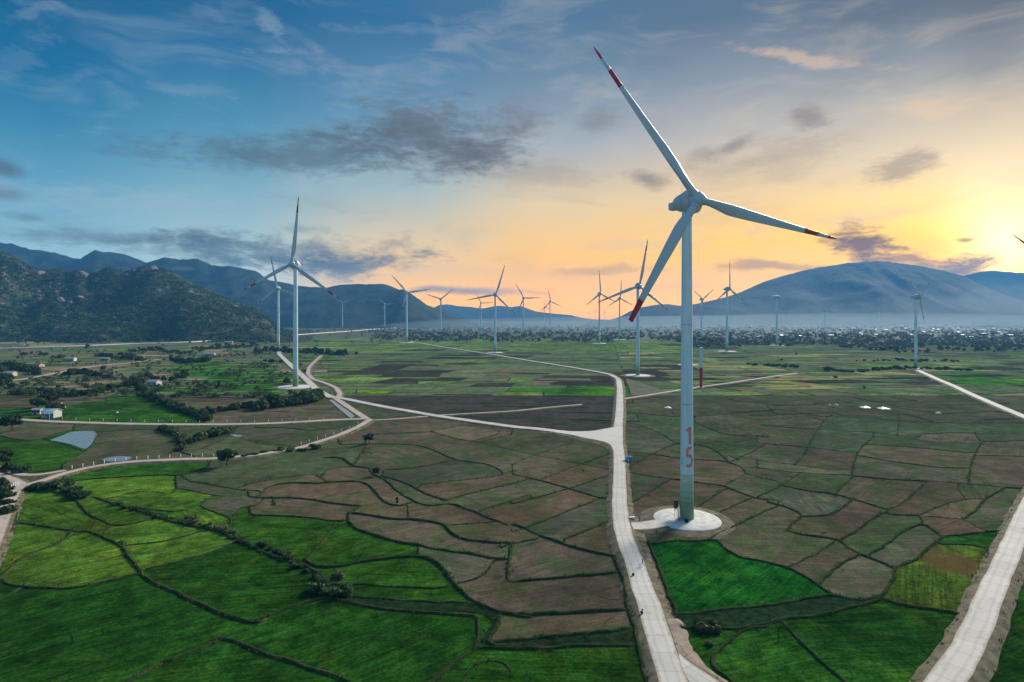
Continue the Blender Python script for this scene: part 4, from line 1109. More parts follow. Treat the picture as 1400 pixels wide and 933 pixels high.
def blade_seg(name, r0, r1, n, mat, L=46.0, cut=False, cap_ends=True):
    rings = []
    for k in range(n + 1):
        r = r0 + (r1 - r0) * k / n; c, t, tw = sect(r * (.82 if cut else 1.0)); ring = []
        for j in range(16):
            a = 2 * math.pi * j / 16; x = math.cos(a) * .5; y = math.sin(a) * .5
            rd = min(1, max(0, (r - .045) / .12)); x = x + rd * .13; y = y * (1 - rd * .55 * (x - .13 + .5 if x > 0 else 0))
            X, Yv = x * c, y * t; ring.append((X * math.cos(tw) - Yv * math.sin(tw), X * math.sin(tw) + Yv * math.cos(tw) - .9 * r * r, 1.6 + (L - 1.6) * r))
        rings.append(ring)
    me = cap(grid_mesh(name, np.array(rings), True, wrap=True)); me.materials.append(mat); return me
BLA = [blade_seg('blade', 0, .745, 26, M['white']), blade_seg('red_band', .7455, .85, 4, M['red']), blade_seg('blade_outer_section', .8505, .925, 3, M['white']), blade_seg('red_tip', .9255, 1.0, 4, M['red'])]
BLC = [blade_seg('blade', 0, .835, 26, M['white'], 37.6, True), blade_seg('red_band', .8355, 1.0, 5, M['red'], 37.6, True)]
SADDLE = cap(lathe('blade_collar', [(1.2, 1.15), (2.3, 1.12), (2.5, 1.0)], 20)); SADDLE.materials.append(M['white'])
def turbine(x, y, s, psi, bl, label, nac=None, near=True, z=.05, cutk=None, pad=True, pads=1.0):
    T = empty('wind_turbine', (x, y, z), 0, s); tag(T, label, 'wind turbine', 'wind turbines across the valley')
    link('tower', TW, None, T)
    for me in (BD if near else BD[::2] * 0 + BD): link('green_band', me, None, T)
    if near:
        for me in SEAM: link('flange_seam', me, None, T)
    if pad:
        p = link('foundation_pad', PAD, None, T); p.scale = (pads, pads, 1)
    if pad and near:
        link('earth_ring', RING, None, T).scale = (pads, pads, 1)
    ps = R_(psi); ny = R_(nac if nac is not None else psi)
    for nm, me in (('nacelle', EGG), ('generator_ring', GEN), ('hub', SPN), ('cooler_box', FIN)) + ((('wind_vane_mast', MAST),) if near else ()):
        o = link(nm, me, None, T, (0, 0, 84.6)); o.rotation_euler = (0, 0, ny if nm != 'hub' else ps)
    n = (math.sin(ps), -math.cos(ps)); hx, hy = n[0] * 4.6, n[1] * 4.6
    for k in range(3):
        th, L = bl[2 * k], bl[2 * k + 1]
        rot = (0, R_(th), ps)
        cutb = cutk == k; src = BLC if cutb else BLA; base = 37.6 if cutb else 46.0
        b = link('blade', src[0], None, T, (hx, hy, 84.6)); b.rotation_mode = 'XYZ'; b.rotation_euler = rot; q = L / base
        b.scale = (1, 1, q)
        for nm, me in zip(('red_band', 'blade_outer_section', 'red_tip'), src[1:]): link(nm, me, None, b)
        if near:
            c = link('blade_collar', SADDLE, None, T, (hx, hy, 84.6)); c.rotation_euler = rot
    return T
TB = [
 ((46.8,156.6,1.006,20,(318,46.0,100,47.7,213,37.6)), 'nearest and largest wind turbine, number 15 in red on its green based tower'),
 ((-164.4,444.4,1.105,-12,(7,45.9,244,40.2,124,43.9)), 'large wind turbine on the left with a round pad beside the access road'),
 ((-358.6,898.0,1.136,-2,(349,43.8,230,36.1,109,34.0)), 'wind turbine just left of and behind the large left one'),
 ((-618.7,2133.3,1.176,25,(63,36.0,183,36.0,303,36.0)), 'far wind turbine against the hills right of the large left turbine'),
 ((-519.4,2388.1,1.176,14,(315,30.0,84,30.0,197,30.0)), 'small far wind turbine standing before the left mountain shoulder'),
 ((-208.7,1159.4,1.176,16,(318,39.0,81,39.2,196,34.9)), 'wind turbine in the green field at the end of the mountain shoulder'),
 ((-201.0,1649.5,1.176,4,(289,36.4,50,39.8,171,33.0)), 'far wind turbine with two raised blades left of centre'),
 ((-114.9,2162.2,1.176,25,(327,40.0,87,40.0,207,40.0)), 'small wind turbine just left of the centre turbine'),
 ((-24.6,854.4,0.999,14,(17,45.8,259,44.3,134,40.7)), 'centre wind turbine with one blade pointing almost straight up'),
 ((29.5,1523.8,1.176,18,(327,37.7,89,38.8,205,33.0)), 'wind turbine just right of the centre one before faint hills'),
 ((123.8,1904.8,1.176,18,(346,36.1,113,35.8,223,40.5)), 'smaller wind turbine second to the right of the centre one'),
 ((178.0,3200.0,1.176,25,(354,36.0,114,36.0,234,36.0)), 'tiny wind turbine close behind the smaller one right of centre'),
 ((168.5,1128.2,1.137,22,(354,40.0,235,34.4,116,33.0)), 'dark wind turbine left of the pair beside the red tipped low blade'),
 ((237.8,1294.1,1.085,16,(2,37.1,240,32.8,117,32.0)), 'wind turbine between the dark one and the tall pad one'),
 ((721.9,5500.0,0.971,25,(356,44.0,116,44.0,236,44.0)), 'faintest wind turbine at the foot of the orange sky, leftmost of three'),
 ((814.3,5714.3,1.176,25,(4,44.0,124,44.0,244,44.0)), 'faint wind turbine at the foot of the orange sky, middle of three'),
 ((776.1,4888.9,0.935,25,(356,44.0,116,44.0,236,44.0)), 'faint wind turbine at the foot of the orange sky, rightmost of three'),
 ((114.0,530.1,0.959,8,(10,44.4,249,44.1,129,36.0)), 'wind turbine on a white pad left of the nearest tower, a blade passing in front'),
 ((419.0,1294.1,1.066,26,(303,33.0,53,36.0,186,33.0)), 'far wind turbine just right of the nearest tower, two blades raised'),
 ((323.4,880.0,1.113,32,(358,39.6,240,34.1,119,36.2)), 'wind turbine in front of the broad mountain flank, one blade straight up'),
 ((479.8,1060.2,1.037,36,(19,30.0,271,30.0,146,30.0)), 'pale wind turbine seen edge on before the broad mountain'),
 ((1068.2,2315.8,0.90,25,(6,34.0,126,34.0,246,34.0)), 'small pale turbine right beside the edge on one'),
 ((1232,2800,.9,25,(14,30.0,134,30.0,254,30.0)), 'tiny pale turbine left of the edge on one'),
 ((1330,2800,.93,25,(2,30.0,122,30.0,242,30.0)), 'tiny pale turbine third from the edge on one'),
 ((1118.3,2095.2,0.84,25,(62,30.0,182,30.0,302,30.0)), 'small pale turbine left of the middle of the broad mountain'),
 ((1515,2800,.9,25,(4,30.0,124,30.0,244,30.0)), 'tiny pale turbine just behind the one left of the mountain middle'),
 ((1757,2800,.9,25,(0,30.0,120,30.0,240,30.0)), 'tiny pale turbine under the summit of the broad mountain'),
 ((976.2,2750.0,0.890,25,(0,30.0,120,30.0,240,30.0)), 'tiny pale turbine left of the one before the mountain flank'),
 ((1127,2800,.9,25,(7,28.0,127,28.0,247,28.0)), 'tiny faint turbine on the mountain flank right of the straight up blade'),
 ((415.9,602.7,0.869,32,(307,35.3,51,32.0,164,32.0)), 'pale wind turbine at the end of the straight road on the right'),
 ((417,440,1.0,-40,(317,46,77,46,197,46)), 'wind turbine at the right edge, only a dark blade tip showing'),
]
TURB = []
for i, ((x, y, s, psi, bl_), lab) in enumerate(TB):
    TURB.append(turbine(x, y, s, psi, bl_, lab, nac=36 if i == 0 else None, near=y < 950, cutk=2 if i == 0 else None, pad=y < 1400, pads=1.0 if y < 300 else 1.35))
main = TURB[0]
# the number on the nearest tower
def on_tower(pts, z0, ang0, dr):
    return [((tower_r(z0 + v) + dr) * math.sin(ang0 + u / 1.7), -(tower_r(z0 + v) + dr) * math.cos(ang0 + u / 1.7), z0 + v) for u, v in pts]
def digit(name, strokes, z0, ang0, wd):
    bm = bmesh.new()
    for st in strokes:
        P = even(np.array(st, float), .16); n2 = normals2(P)
        a = bm_row = [bm.verts.new(q) for q in on_tower(P + n2 * wd / 2, z0, ang0, .03)]; c = [bm.verts.new(q) for q in on_tower(P, z0, ang0, .034)]; b = [bm.verts.new(q) for q in on_tower(P - n2 * wd / 2, z0, ang0, .03)]
        for k in range(len(P) - 1): bm.faces.new((a[k], a[k + 1], c[k + 1], c[k])); bm.faces.new((c[k], c[k + 1], b[k + 1], b[k]))
    bmesh.ops.recalc_face_normals(bm, faces=bm.faces[:]); me = bm_mesh(name, bm); return link(name, me, M['redn'], main)
A0 = math.atan2(-main.location.x, main.location.y) * 1.0
face = -math.atan2(main.location.x, main.location.y)      # direction of the camera seen from the tower
DA = face + R_(24)
digit('painted_digit', [[(.15, 0), (.15, 4.6)], [(.35, 4.45), (-.75, 3.45)]], 20.6, DA, .74)
bowl = [(.72, 5.0), (-.55, 5.0)], [(-.5, 5.0), (-.62, 2.75)], [(-.7, 2.75), (-.2, 3.05), (.35, 2.95), (.75, 2.4), (.82, 1.5), (.5, .65), (-.1, .3), (-.9, .55)]
digit('painted_digit', [list(b) for b in bowl], 14.5, DA, .72)
bm = bmesh.new(); box(bm, (0, 0, 0), (.75, .35, 1.75)); box(bm, (0, -.05, -1.05), (.95, .4, .12)); PLQ = bm_mesh('service_box', bm); o = link('service_box', PLQ, M['cyan'], main); a_ = face - R_(48); rr = tower_r(16) + .1; o.location = (math.sin(a_) * rr, -math.cos(a_) * rr, 16.4); o.rotation_euler = (0, 0, a_)
# entrance stair on its left side
bm = bmesh.new(); bs = bmesh.new(); br = bmesh.new()
for k in range(9): box(bs, (-.1 * 0, -.28 * k, 3.0 - .3 * k), (1.0, .28, .06))
box(bs, (0, .45, 3.02), (1.2, 1.2, .08))
for sx in (-.52, .52):
    tube(br, [(sx, 1.0, 4.05), (sx, -.1, 4.05), (sx, -2.4, 1.6)], [.035] * 3, 6); tube(br, [(sx, -.1, 4.05), (sx, -.1, 3.0)], [.03] * 2, 6); tube(br, [(sx, -2.4, 1.6), (sx, -2.4, .55)], [.03] * 2, 6); tube(br, [(sx, .9, 3.0), (sx, .9, .5)], [.05] * 2, 6); tube(br, [(sx, 1.0, 3.0), (sx, -2.4, .6)], [.05] * 2, 6)
box(bm, (0, 1.25, 4.05), (1.1, .5, 2.1)); bmesh.ops.bevel(bm, geom=bm.edges[:], offset=.05, segments=1, affect='EDGES')
sa = face - R_(72)
for nm, b_, mt in (('stair_treads', bs, 'steel'), ('stair_railing', br, 'dgreen'), ('entrance_door', bm, 'dgreen')):
    o = link(nm, bm_mesh(nm, b_), M[mt], main); r0 = tower_r(3) + .62; o.location = (math.sin(sa) * r0, -math.cos(sa) * r0, 0); o.rotation_euler = (0, 0, R_(8))
bm = bmesh.new(); box(bm, (0, 0, .95), (.9, .7, .8)); bmesh.ops.bevel(bm, geom=bm.edges[:], offset=.06, segments=2, affect='EDGES'); o = link('cable_cabinet', bm_mesh('cable_cabinet', bm), M['dark'], main); o.location = (-1.0, -3.1, 0)
# ------------------------------------------------------------------ trees and shrubs
random.seed(5)
tree(310, 638, 24, 'rounded dark tree beside the lower dirt road', kind=0)
tree(17, 590, 23, 'lone tree with a bare trunk beside the level dirt road at the left edge', kind=0)
tree(513, 652, 13, 'small dark tree on the bund in the brown terraces', kind=1)
tree(505, 607, 15, 'small tree below the dirt crossroads', kind=1)
tree(543, 691, 12, 'thin little tree standing in the brown terraces', kind=3)
tree(63, 560, 22, 'tall dark tree right behind the white house', kind=1); tree(52, 562, 18, 'dark tree at the left of the white house', kind=0); tree(78, 569, 18, 'dark tree at the right of the white house', kind=0); tree(71, 556, 20, 'second tall dark tree behind the white house', kind=0)
for px, py, h, l in ((5, 640, 24, 'dark tree at the left edge above the spur track'), (12, 646, 15, 'bright leafy clump at the left edge'), (26, 648, 13, 'bright leafy clump beside the spur track'), (36, 647, 10, 'smallest bright leafy clump beside the spur track')): tree(px, py, h, l, kind=2 if h < 20 else 0)
row('A:300,565 360,600 430,640 470,650', 9, 11, 'dark shrub in the clump below the road junction at left', 'dark shrubs below the left junction', shrub, 1.5, kind=0)
row('A:180,600 240,595', 3, 10, 'green shrub at the corner of the left junction', 'shrubs at the left junction corner', shrub, 1.5, kind=1)
row('A:-20,540 20,640 40,740', 5, 11, 'shrub at the left edge of the dirt road', 'shrubs left of the dirt road', shrub, 2, kind=1)
row('F:320,430 400,450 480,460', 8, 11, 'dark shrub in the thicket where the field paths meet', 'thicket shrubs at the meeting of field paths', shrub, 2.5, kind=0)
row('F:430,330 460,380', 3, 6, 'pale dry shrub above the dark thicket', 'dry shrubs above the thicket', shrub, 1.5, kind=3)
row('G:1010,640 1060,660 1130,640', 6, 9, 'black green shrub in the hollow beside the middle road', 'shrubs in the hollow by the middle road', shrub, 2, kind=0)
shrub(968, 882, 6, 'pale dry shrub below the dark hollow', None, 3)
row('A:620,680 850,745 1150,815 1400,925', 26, 5, 'low scrub along the diagonal ditch path', 'scrub along the ditch path', shrub, 1.6)
row('F:0,165 200,275 380,400', 16, 6, 'low scrub along the lower ditch path', 'scrub along the lower ditch path', shrub, 1.8)
row('A:1000,755 1150,800 1300,850', 8, 6, 'pale scrub on the diagonal ditch path', 'pale scrub on the ditch path', shrub, 1.6, kind=3)
row('A:880,268 950,300 1000,340 980,390', 12, 7, 'shrub in the curved hedge right of the brown field', 'shrubs of the curved hedge', shrub, 1.5)
row('A:1040,345 1100,320 1180,300 1250,290', 10, 9, 'leafy shrub in the hedge above the round tree', 'shrubs in the hedge above the round tree', shrub, 2)
row('A:1330,425 1400,410 1500,395 1640,385 1760,370', 14, 5, 'small shrub along the lower dirt road', 'shrubs along the lower dirt road', shrub, 2)
row('A:740,0 780,70 870,120 960,160 1080,200 1130,225', 30, 8.5, 'dark tree in the winding hedge above the level dirt road', 'trees of the winding hedge', tree, 2.5)
row('A:1100,190 1250,165 1360,150 1420,160', 14, 8, 'dark tree in the hedge joining the big thicket', 'trees of the joining hedge', tree, 2)
row('B:20,165 80,145 150,140 220,130 300,120 340,95', 22, 14, 'dark tree in the dense thicket below the large left turbine', 'trees of the dense thicket', tree, 2.5)
row('I:0,750 60,740 140,750 210,770', 16, 9, 'dark tree in the grove at the left edge', 'trees of the left edge grove', tree, 3)
row('I:60,850 30,800 0,830', 7, 9, 'tree below the left edge grove', 'trees below the left edge grove', tree, 3)
row('I:350,775 430,765 520,775 600,790', 12, 7, 'tree in the hedge below the broad dirt track', 'trees below the dirt track', tree, 2)
row('I:80,880 220,870 360,885 480,880 600,850 700,830 760,830', 24, 7, 'tree in the long hedge above the white house', 'trees of the hedge above the white house', tree, 2.5)
row('I:540,670 620,680 700,685 780,690', 14, 6.5, 'tree in the grove beyond the dirt track', 'trees beyond the dirt track', tree, 2.5)
row('I:930,690 1000,705 1080,700 1140,695', 14, 6.5, 'tree in the grove left of the large turbine', 'trees of the grove left of the turbine', tree, 2.5)
row('I:820,800 900,815 960,805 1040,790', 10, 8, 'tree around the farmhouse in the left fields', 'trees around the farmhouse', tree, 2.5)
row('I:700,645 800,640 900,645 1000,655', 18, 4.5, 'small tree below the raised highway', 'trees below the highway', tree, 2.5)
row('I:1050,640 1150,625 1280,620 1400,615', 18, 4.5, 'small tree right along the raised highway', 'trees along the highway', tree, 2.5)
row('I:100,660 250,670 350,690', 10, 5, 'small tree in the far left pasture', 'trees of the far left pasture', tree, 2.5)
for px, py, h, l in ((51, 472, 9, 'round dark tree on the pale ground at far left'), (119, 477, 6, 'small tree beside the highway at left'), (141, 506, 6, 'lone round tree beside the dirt track'), (70, 553, 1, ''), (282, 527, 7, 'lone tree right of the farmhouse'), (300, 533, 13, 'tall narrow tree in the left paddies'), (250, 515, 10, 'broad tree beside the farmhouse'), (487, 487, 6, 'lone small tree in the green field at centre left'), (415, 511, 6, 'small tree right of the large left tower'), (392, 525, 9, 'tree just left of the large left turbine pad'), (430, 465, 3, ''), (1131, 508, 7, 'round tree in the long hedge on the right'), (1182, 533, 5, 'lone dark tree in the right fields'), (1142, 519, 5, 'small tree beside the dark field on the right'), (1089, 486, 3.5, 'tiny tree in the far right field'), (1069, 494, 3.5, 'tiny tree below it in the far right field')):
    if l: tree(px, py, h, l, kind=3 if 'narrow' in l else None)
row('J:0,650 100,640 200,650 330,650 420,660 500,660', 26, 6.5, 'tree in the grove behind the large left turbine', 'trees behind the large left turbine', tree, 2.5)
row('J:40,705 140,710', 6, 5, 'tree in the short hedge left of the large left tower', 'trees of the short hedge', tree, 1.5)
row('L:300,742 480,755 640,742 800,738 950,742 1110,748', 36, 3.4, 'small shrub in the long hedge on the right', 'shrubs of the long right hedge', shrub, 1.5, kind=0)
row('L:0,722 80,724 160,730', 10, 3.2, 'small shrub in the hedge left of the long one', 'shrubs of the left short hedge', shrub, 1, kind=0)
row('L:490,697 700,694 1050,698', 18, 2.8, 'small shrub in the upper hedge on the right', 'shrubs of the upper right hedge', shrub, 1.5, kind=0)
row('K:1280,715 1390,720 1500,730', 8, 2.8, 'small shrub in the hedge right of the nearest tower', 'shrubs right of the nearest tower', shrub, 1.5, kind=0)
row('L:620,640 800,650 980,640 1150,645 1250,650', 24, 5, 'dark tree at the front of the wood before the town', 'trees at the wood edge before the town', tree, 3)
row('K:860,590 950,600 1080,595 1250,615', 16, 5, 'dark tree at the wood edge behind the nearest tower', 'trees at the wood edge behind the tower', tree, 3)
# dense undergrowth under the hedges: one mass per hedge
def thicket(poly, n, hpx, spread, label, mat='leaf'):
    P = even(resample(pl(poly), 4), .5); V = []
    for i in range(n):
        p = P[random.randrange(len(P))]; x, y = G(p[0] + random.gauss(0, spread), p[1] + random.gauss(0, spread * .35)); h = hpx * random.uniform(.5, 1.2) * y / F
        V.append(leaf_cloud([(x, y, h * .35), (x + h * random.uniform(-.6, .6), y, h * .55)], [h * .5, h * .4], 46, .14 * h + .12))
    o = link('hedge_undergrowth', quads_me('hedge_undergrowth', np.vstack(V), M[mat])); tag(o, label, kind='stuff')
thicket('A:740,0 780,70 870,120 960,160 1080,200 1130,225', 190, 8, 2.6, 'undergrowth of the winding hedge')
thicket('A:1100,190 1250,165 1360,150 1420,160', 60, 7, 1.6, 'undergrowth of the joining hedge')
thicket('B:20,165 80,145 150,140 220,130 300,120 340,95', 150, 12, 2.6, 'undergrowth of the dense thicket')
thicket('I:0,750 60,740 140,750 210,770', 90, 7, 3, 'undergrowth of the left edge grove')
thicket('I:80,880 220,870 360,885 480,880 600,850 700,830 760,830', 160, 6, 2, 'undergrowth of the hedge above the white house')
thicket('I:350,775 430,765 520,775 600,790', 60, 5, 1.5, 'undergrowth below the dirt track')
thicket('I:540,670 620,680 700,685 780,690', 60, 5, 2, 'undergrowth beyond the dirt track')
thicket('I:930,690 1000,705 1080,700 1140,695', 60, 5, 2, 'undergrowth left of the large turbine')
thicket('J:0,650 100,640 200,650 330,650 420,660 500,660', 110, 5, 2, 'undergrowth behind the large left turbine')
thicket('I:700,645 800,640 900,645 1000,655 1150,630 1400,615', 150, 3.4, 2, 'undergrowth below the highway')
thicket('A:880,268 950,300 1000,340 980,390', 60, 6, 1.6, 'undergrowth of the curved hedge', 'leaf2')
thicket('A:1040,345 1100,320 1180,300 1250,290', 60, 7, 1.8, 'undergrowth above the round tree', 'leaf2')
thicket('L:300,742 480,755 640,742 800,738 950,742 1110,748', 90, 2.6, 1.2, 'undergrowth of the long right hedge')
# distant woods: one mass
ROADP = np.vstack([even(np.array([G(x, y) for x, y in resample(v[0], 5.0)]), 4.0) for v in ROADS.values()])
def woods(name, n, xr, yr, hs, per, size, label, dens=None, mat='leafhazed', clear=0.0):
    V = []
    i = 0
    while i < n:
        px = random.uniform(*xr); py = yr[0] + (yr[1] - yr[0]) * random.random() ** .8
        if dens is not None and random.random() > dens(px, py): continue
        x, y = G(px, py); h = random.uniform(*hs)
        if clear and (np.hypot(ROADP[:, 0] - x, ROADP[:, 1] - y).min() < clear or math.hypot(x + 164, y - 444) < 26): continue
        C = [(x + random.gauss(0, h * .3), y + random.gauss(0, h * .3), h * random.uniform(.4, .65)) for _ in range(3)]
        V.append(leaf_cloud(C, [h * random.uniform(.28, .42) for _ in C], per, size)); i += 1
    o = link(name, quads_me(name, np.vstack(V), M[mat])); tag(o, label, kind='stuff'); return o
def dens_r(px, py):
    edge = 468 + 8 * mnoise.noise((px * .012, 0, 0)) + (6 if px > 940 else 0) + (4 if px > 1150 else 0); v = .5 + .9 * mnoise.noise((px * .05, py * .25, 3)); return (1 if py < edge else 0) * max(.12, min(1, v + .35))
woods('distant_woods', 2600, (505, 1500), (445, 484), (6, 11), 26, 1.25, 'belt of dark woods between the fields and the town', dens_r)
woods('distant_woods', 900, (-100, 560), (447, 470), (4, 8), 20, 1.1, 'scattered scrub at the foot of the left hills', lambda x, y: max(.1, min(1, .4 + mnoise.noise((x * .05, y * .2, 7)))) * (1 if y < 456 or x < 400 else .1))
woods('scattered_bushes', 900, (-60, 440), (470, 545), (1.6, 5.0), 30, .5, 'scattered bushes and saplings over the left mid distance', lambda x, y: max(.02, min(1, .25 + 1.3 * mnoise.noise((x * .03, y * .12, 17)))), 'leaf', 9.0)
# scrub on the rocky hill
V = []
for k in range(9000):
    px = random.uniform(-60, 400); t = random.random() ** .9; c = hill_at(px, t); v = mnoise.noise((c[0] * .012, c[1] * .012, 2))
    if v < random.uniform(-.5, .4) or c[2] < 0: continue
    h = random.uniform(3.5, 8); V.append(leaf_cloud([(c[0], c[1], c[2] + h * .3), (c[0] + h * .5, c[1], c[2] + h * .15)], [h * .55, h * .45], 12, 1.5))
o = link('hill_scrub', quads_me('hill_scrub', np.vstack(V), M['leaf']), None, hill); tag(o, kind='stuff')
# grass along the bunds and verges
gp = np.vstack(GR_P); gs = np.concatenate(GR_S); m_ = gp[:, 1] < 330; gp, gs = gp[m_], gs[m_]
o = link('bund_grass', tuft_mesh('bund_grass', gp, gs), M['grass'], ground); tag(o, kind='stuff'); print('tufts', len(gp))

# ------------------------------------------------------------------ houses
def gable(bm, w, d, h, rh, ov=.35):
    box(bm, (0, 0, h / 2), (w, d, h))
def roof_bm(w, d, h, rh, ov=.4, th=.16):
    bm = bmesh.new(); x = w / 2 + ov; y = d / 2 + ov
    P = [(-x, -y, h), (x, -y, h), (x, 0, h + rh), (-x, 0, h + rh), (x, y, h), (-x, y, h)]
    T = [bm.verts.new((a, b, c + th)) for a, b, c in P]; B = [bm.verts.new(p) for p in P]
    for f in ((0, 1, 2, 3), (3, 2, 4, 5)): bm.faces.new([T[i] for i in f]); bm.faces.new([B[i] for i in f][::-1])
    for a, b in ((0, 1), (1, 2), (2, 4), (4, 5), (5, 3), (3, 0)): bm.faces.new((T[a], B[a], B[b], T[b]))
    bmesh.ops.recalc_face_normals(bm, faces=bm.faces[:]); return bm
def bx(name, c, s, mat, parent, bev=0.0):
    bm = bmesh.new(); box(bm, c, s)
    if bev: bmesh.ops.bevel(bm, geom=bm.edges[:], offset=bev, segments=1, affect='EDGES')
    return link(name, bm_mesh(name, bm), M[mat], parent)
def house(px, py, w, d, h, rh, rz, wall, roofm, label, porch=False):
    x, y = G(px, py); e = empty('farmhouse', (x, y + d / 2, .05), rz); tag(e, label, 'house', 'farmhouses in the left fields')
    bm = bmesh.new(); box(bm, (0, 0, h / 2), (w, d, h)); v = []
    for sx in (-1, 1):    # gable ends
        a = [bm.verts.new((sx * w / 2, -d / 2, h)), bm.verts.new((sx * w / 2, d / 2, h)), bm.verts.new((sx * w / 2, 0, h + rh))]; bm.faces.new(a)
    link('wall', bm_mesh('wall', bm), M[wall], e); link('roof', bm_mesh('roof', roof_bm(w, d, h, rh)), M[roofm], e)
    dr = bx('door', (-w * .1, -d / 2 - .02, 1.05), (.95, .08, 2.1), 'dgreen', e)
    for wx in (-.34, .2, .38):
        f = bx('window', (w * wx, -d / 2 - .02, 1.6), (.9, .08, 1.1), 'glass', e); bx('window_sill', (w * wx, -d / 2 - .1, 1.0), (1.1, .2, .08), 'pole', f)
    if porch:
        bx('porch_roof', (w * .22, -d / 2 - 1.3, h * .88), (w * .62, 2.5, .12), 'tinaqua', e); 
        for sx in (-.06, .22, .5): bx('porch_post', (w * sx, -d / 2 - 2.4, h * .43), (.16, .16, h * .86), 'pole', e)
        bx('porch_back', (w * .22, -d / 2 - .08, 1.2), (w * .5, .1, 2.2), 'blue', e)
    return e
house(65, 572, 7.0, 5.5, 3.4, 1.2, R_(-4), 'plaster', 'tinaqua', 'small white house with pale aqua roof beside the level dirt road', True)
house(48, 567, 4.0, 4.0, 2.5, .7, R_(10), 'plaster', 'tin', 'little white shed left of the aqua roofed house')
house(72, 560, 8.0, 5.0, 2.8, 1.4, R_(-4), 'cream', 'tile', 'brown roofed house behind the aqua roofed one')
house(10, 515, 8, 6, 3.0, 1.4, R_(5), 'cream', 'tin', 'pale house in the grove at the left edge')
house(208, 528, 8, 6, 3.2, 1.3, R_(-8), 'plaster', 'tin', 'white house among trees in the left fields')
#house(232, 527, 5, 5, 3.0, 1.0, R_(0), 'plaster', 'tin', 'small pale shed right of the white house among trees')
house(95, 494, 9, 6, 3.2, 1.4, R_(5), 'plaster', 'tin', 'white house beyond the dirt track at left')
house(141, 494, 9, 6, 3.0, 1.3, R_(-5), 'cream', 'tin', 'longer cream house beyond the dirt track')
house(285, 487, 13, 7, 3.0, 1.4, R_(12), 'cream', 'tin', 'long low building left of the large turbine')
#house(67, 488, 9, 6, 3.2, 1.4, R_(3), 'plaster', 'tile', 'red roofed white house far left below the highway')
house(50, 503, 8, 6, 3.2, 1.4, R_(-10), 'cream', 'tile', 'cream house above the left grove')
#house(420, 492, 10, 6, 3.2, 1.4, R_(10), 'plaster', 'tin', 'white shed right of the large left tower')
house(312, 470, 14, 7, 3.2, 1.5, R_(3), 'plaster', 'tin', 'white roadside building on the highway')
# the town beyond the woods
def town_house(w, d, h, rh, wall, roofm, seed):
    bm = bmesh.new(); box(bm, (0, 0, h / 2), (w, d, h)); wm = bm_mesh('wall', bm); wm.materials.append(M[wall]); rm = bm_mesh('roof', roof_bm(w, d, h, rh, .5)); rm.materials.append(M[roofm])
    bm = bmesh.new(); 
    for k in range(3): box(bm, (w * (-.3 + .3 * k), -d / 2 - .03, h * .55), (w * .16, .1, h * .3))
    wn = bm_mesh('window_row', bm); wn.materials.append(M['glass']); return wm, rm, wn
TH = [town_house(9, 11, 5.5, 2.2, 'townwall', 'tin', 0), town_house(12, 9, 4.2, 2.0, 'townwall', 'tile', 1), town_house(8, 10, 7.5, 1.5, 'townwall', 'tin', 2), town_house(16, 10, 4.5, 2.0, 'cream', 'tin', 3), town_house(10, 9, 6.0, 2.0, 'cream', 'tile', 4)]
k = 0
while k < 250:
    px = random.uniform(855, 1480) if random.random() < .86 else random.uniform(560, 860); py = random.uniform(447.5, 464) if px > 855 else random.uniform(446, 452)
    if px > 855 and mnoise.noise((px * .02, py * .15, 8)) < random.uniform(-.45, .25): continue
    x, y = G(px, py); q = TH[random.randrange(5)]; s = random.uniform(.5, 1.0)
    e = empty('town_house', (x, y, .05), random.uniform(-.6, .6), s)
    tag(e, 'tiny pale house of the far town among the woods', 'house', 'houses of the far town'); link('wall', q[0], None, e); link('roof', q[1], None, e); k += 1

# ------------------------------------------------------------------ small things
# blue round road sign
x, y = G(881.8, 776); e = empty('road_sign', (x, y, .25)); tag(e, 'blue round road sign on a post beside the middle road', 'sign')
bm = bmesh.new(); tube(bm, [(0, 0, 0), (0, 0, 2.3)], [.045, .045], 8); link('post', bm_mesh('post', bm), M['pole'], e)
def disc(name, r, y0, z, mat, parent, th=.03):
    bm = bmesh.new(); tube(bm, [(0, y0, z), (0, y0 - th, z)], [r, r], 24); return link(name, bm_mesh(name, bm), M[mat], parent)
dsc = disc('sign_disc', .42, -.05, 1.95, 'bluesign', e); bm = bmesh.new(); box(bm, (0, -.10, 1.95), (.42, .02, .14)); link('white_bar', bm_mesh('white_bar', bm), M['signwhite'], dsc)
x, y = G(878.3, 775); bm = bmesh.new(); tube(bm, [(0, 0, 0), (0, 0, .85), (0, 0, .95)], [.10, .09, .04], 8); box(bm, (0, 0, .7), (.2, .2, .14)); o = link('marker_post', bm_mesh('marker_post', bm), M['black'], None, (x, y, .75)); tag(o, 'short dark post at the road edge beside the blue sign', 'post')
# bundles lying on the road
def bundle(px, py, s, label):
    bm = bmesh.new(); bmesh.ops.create_icosphere(bm, subdivisions=2, radius=1)
    for v in bm.verts:
        n_ = mnoise.fractal(v.co * 1.5 + Vector((px, 0, 0)), 1, 2, 3); v.co *= 1 + .3 * n_; v.co.z = max(-.6, v.co.z) * 1.2
    for v in bm.verts: v.co *= s; v.co.z += s * .65
    x, y = G(px, py); o = link('bundle', bm_mesh('bundle', bm, True), M['black'], None, (x, y, .8)); tag(o, label, 'bundle')
bundle(865.6, 792, .27, 'small dark bundle on the middle road below the blue sign'); bundle(877.5, 845, .26, 'small dark bundle at the left side of the middle road'); bundle(878.2, 840.5, .15, 'tiniest dark bundle just behind the one at the road side')
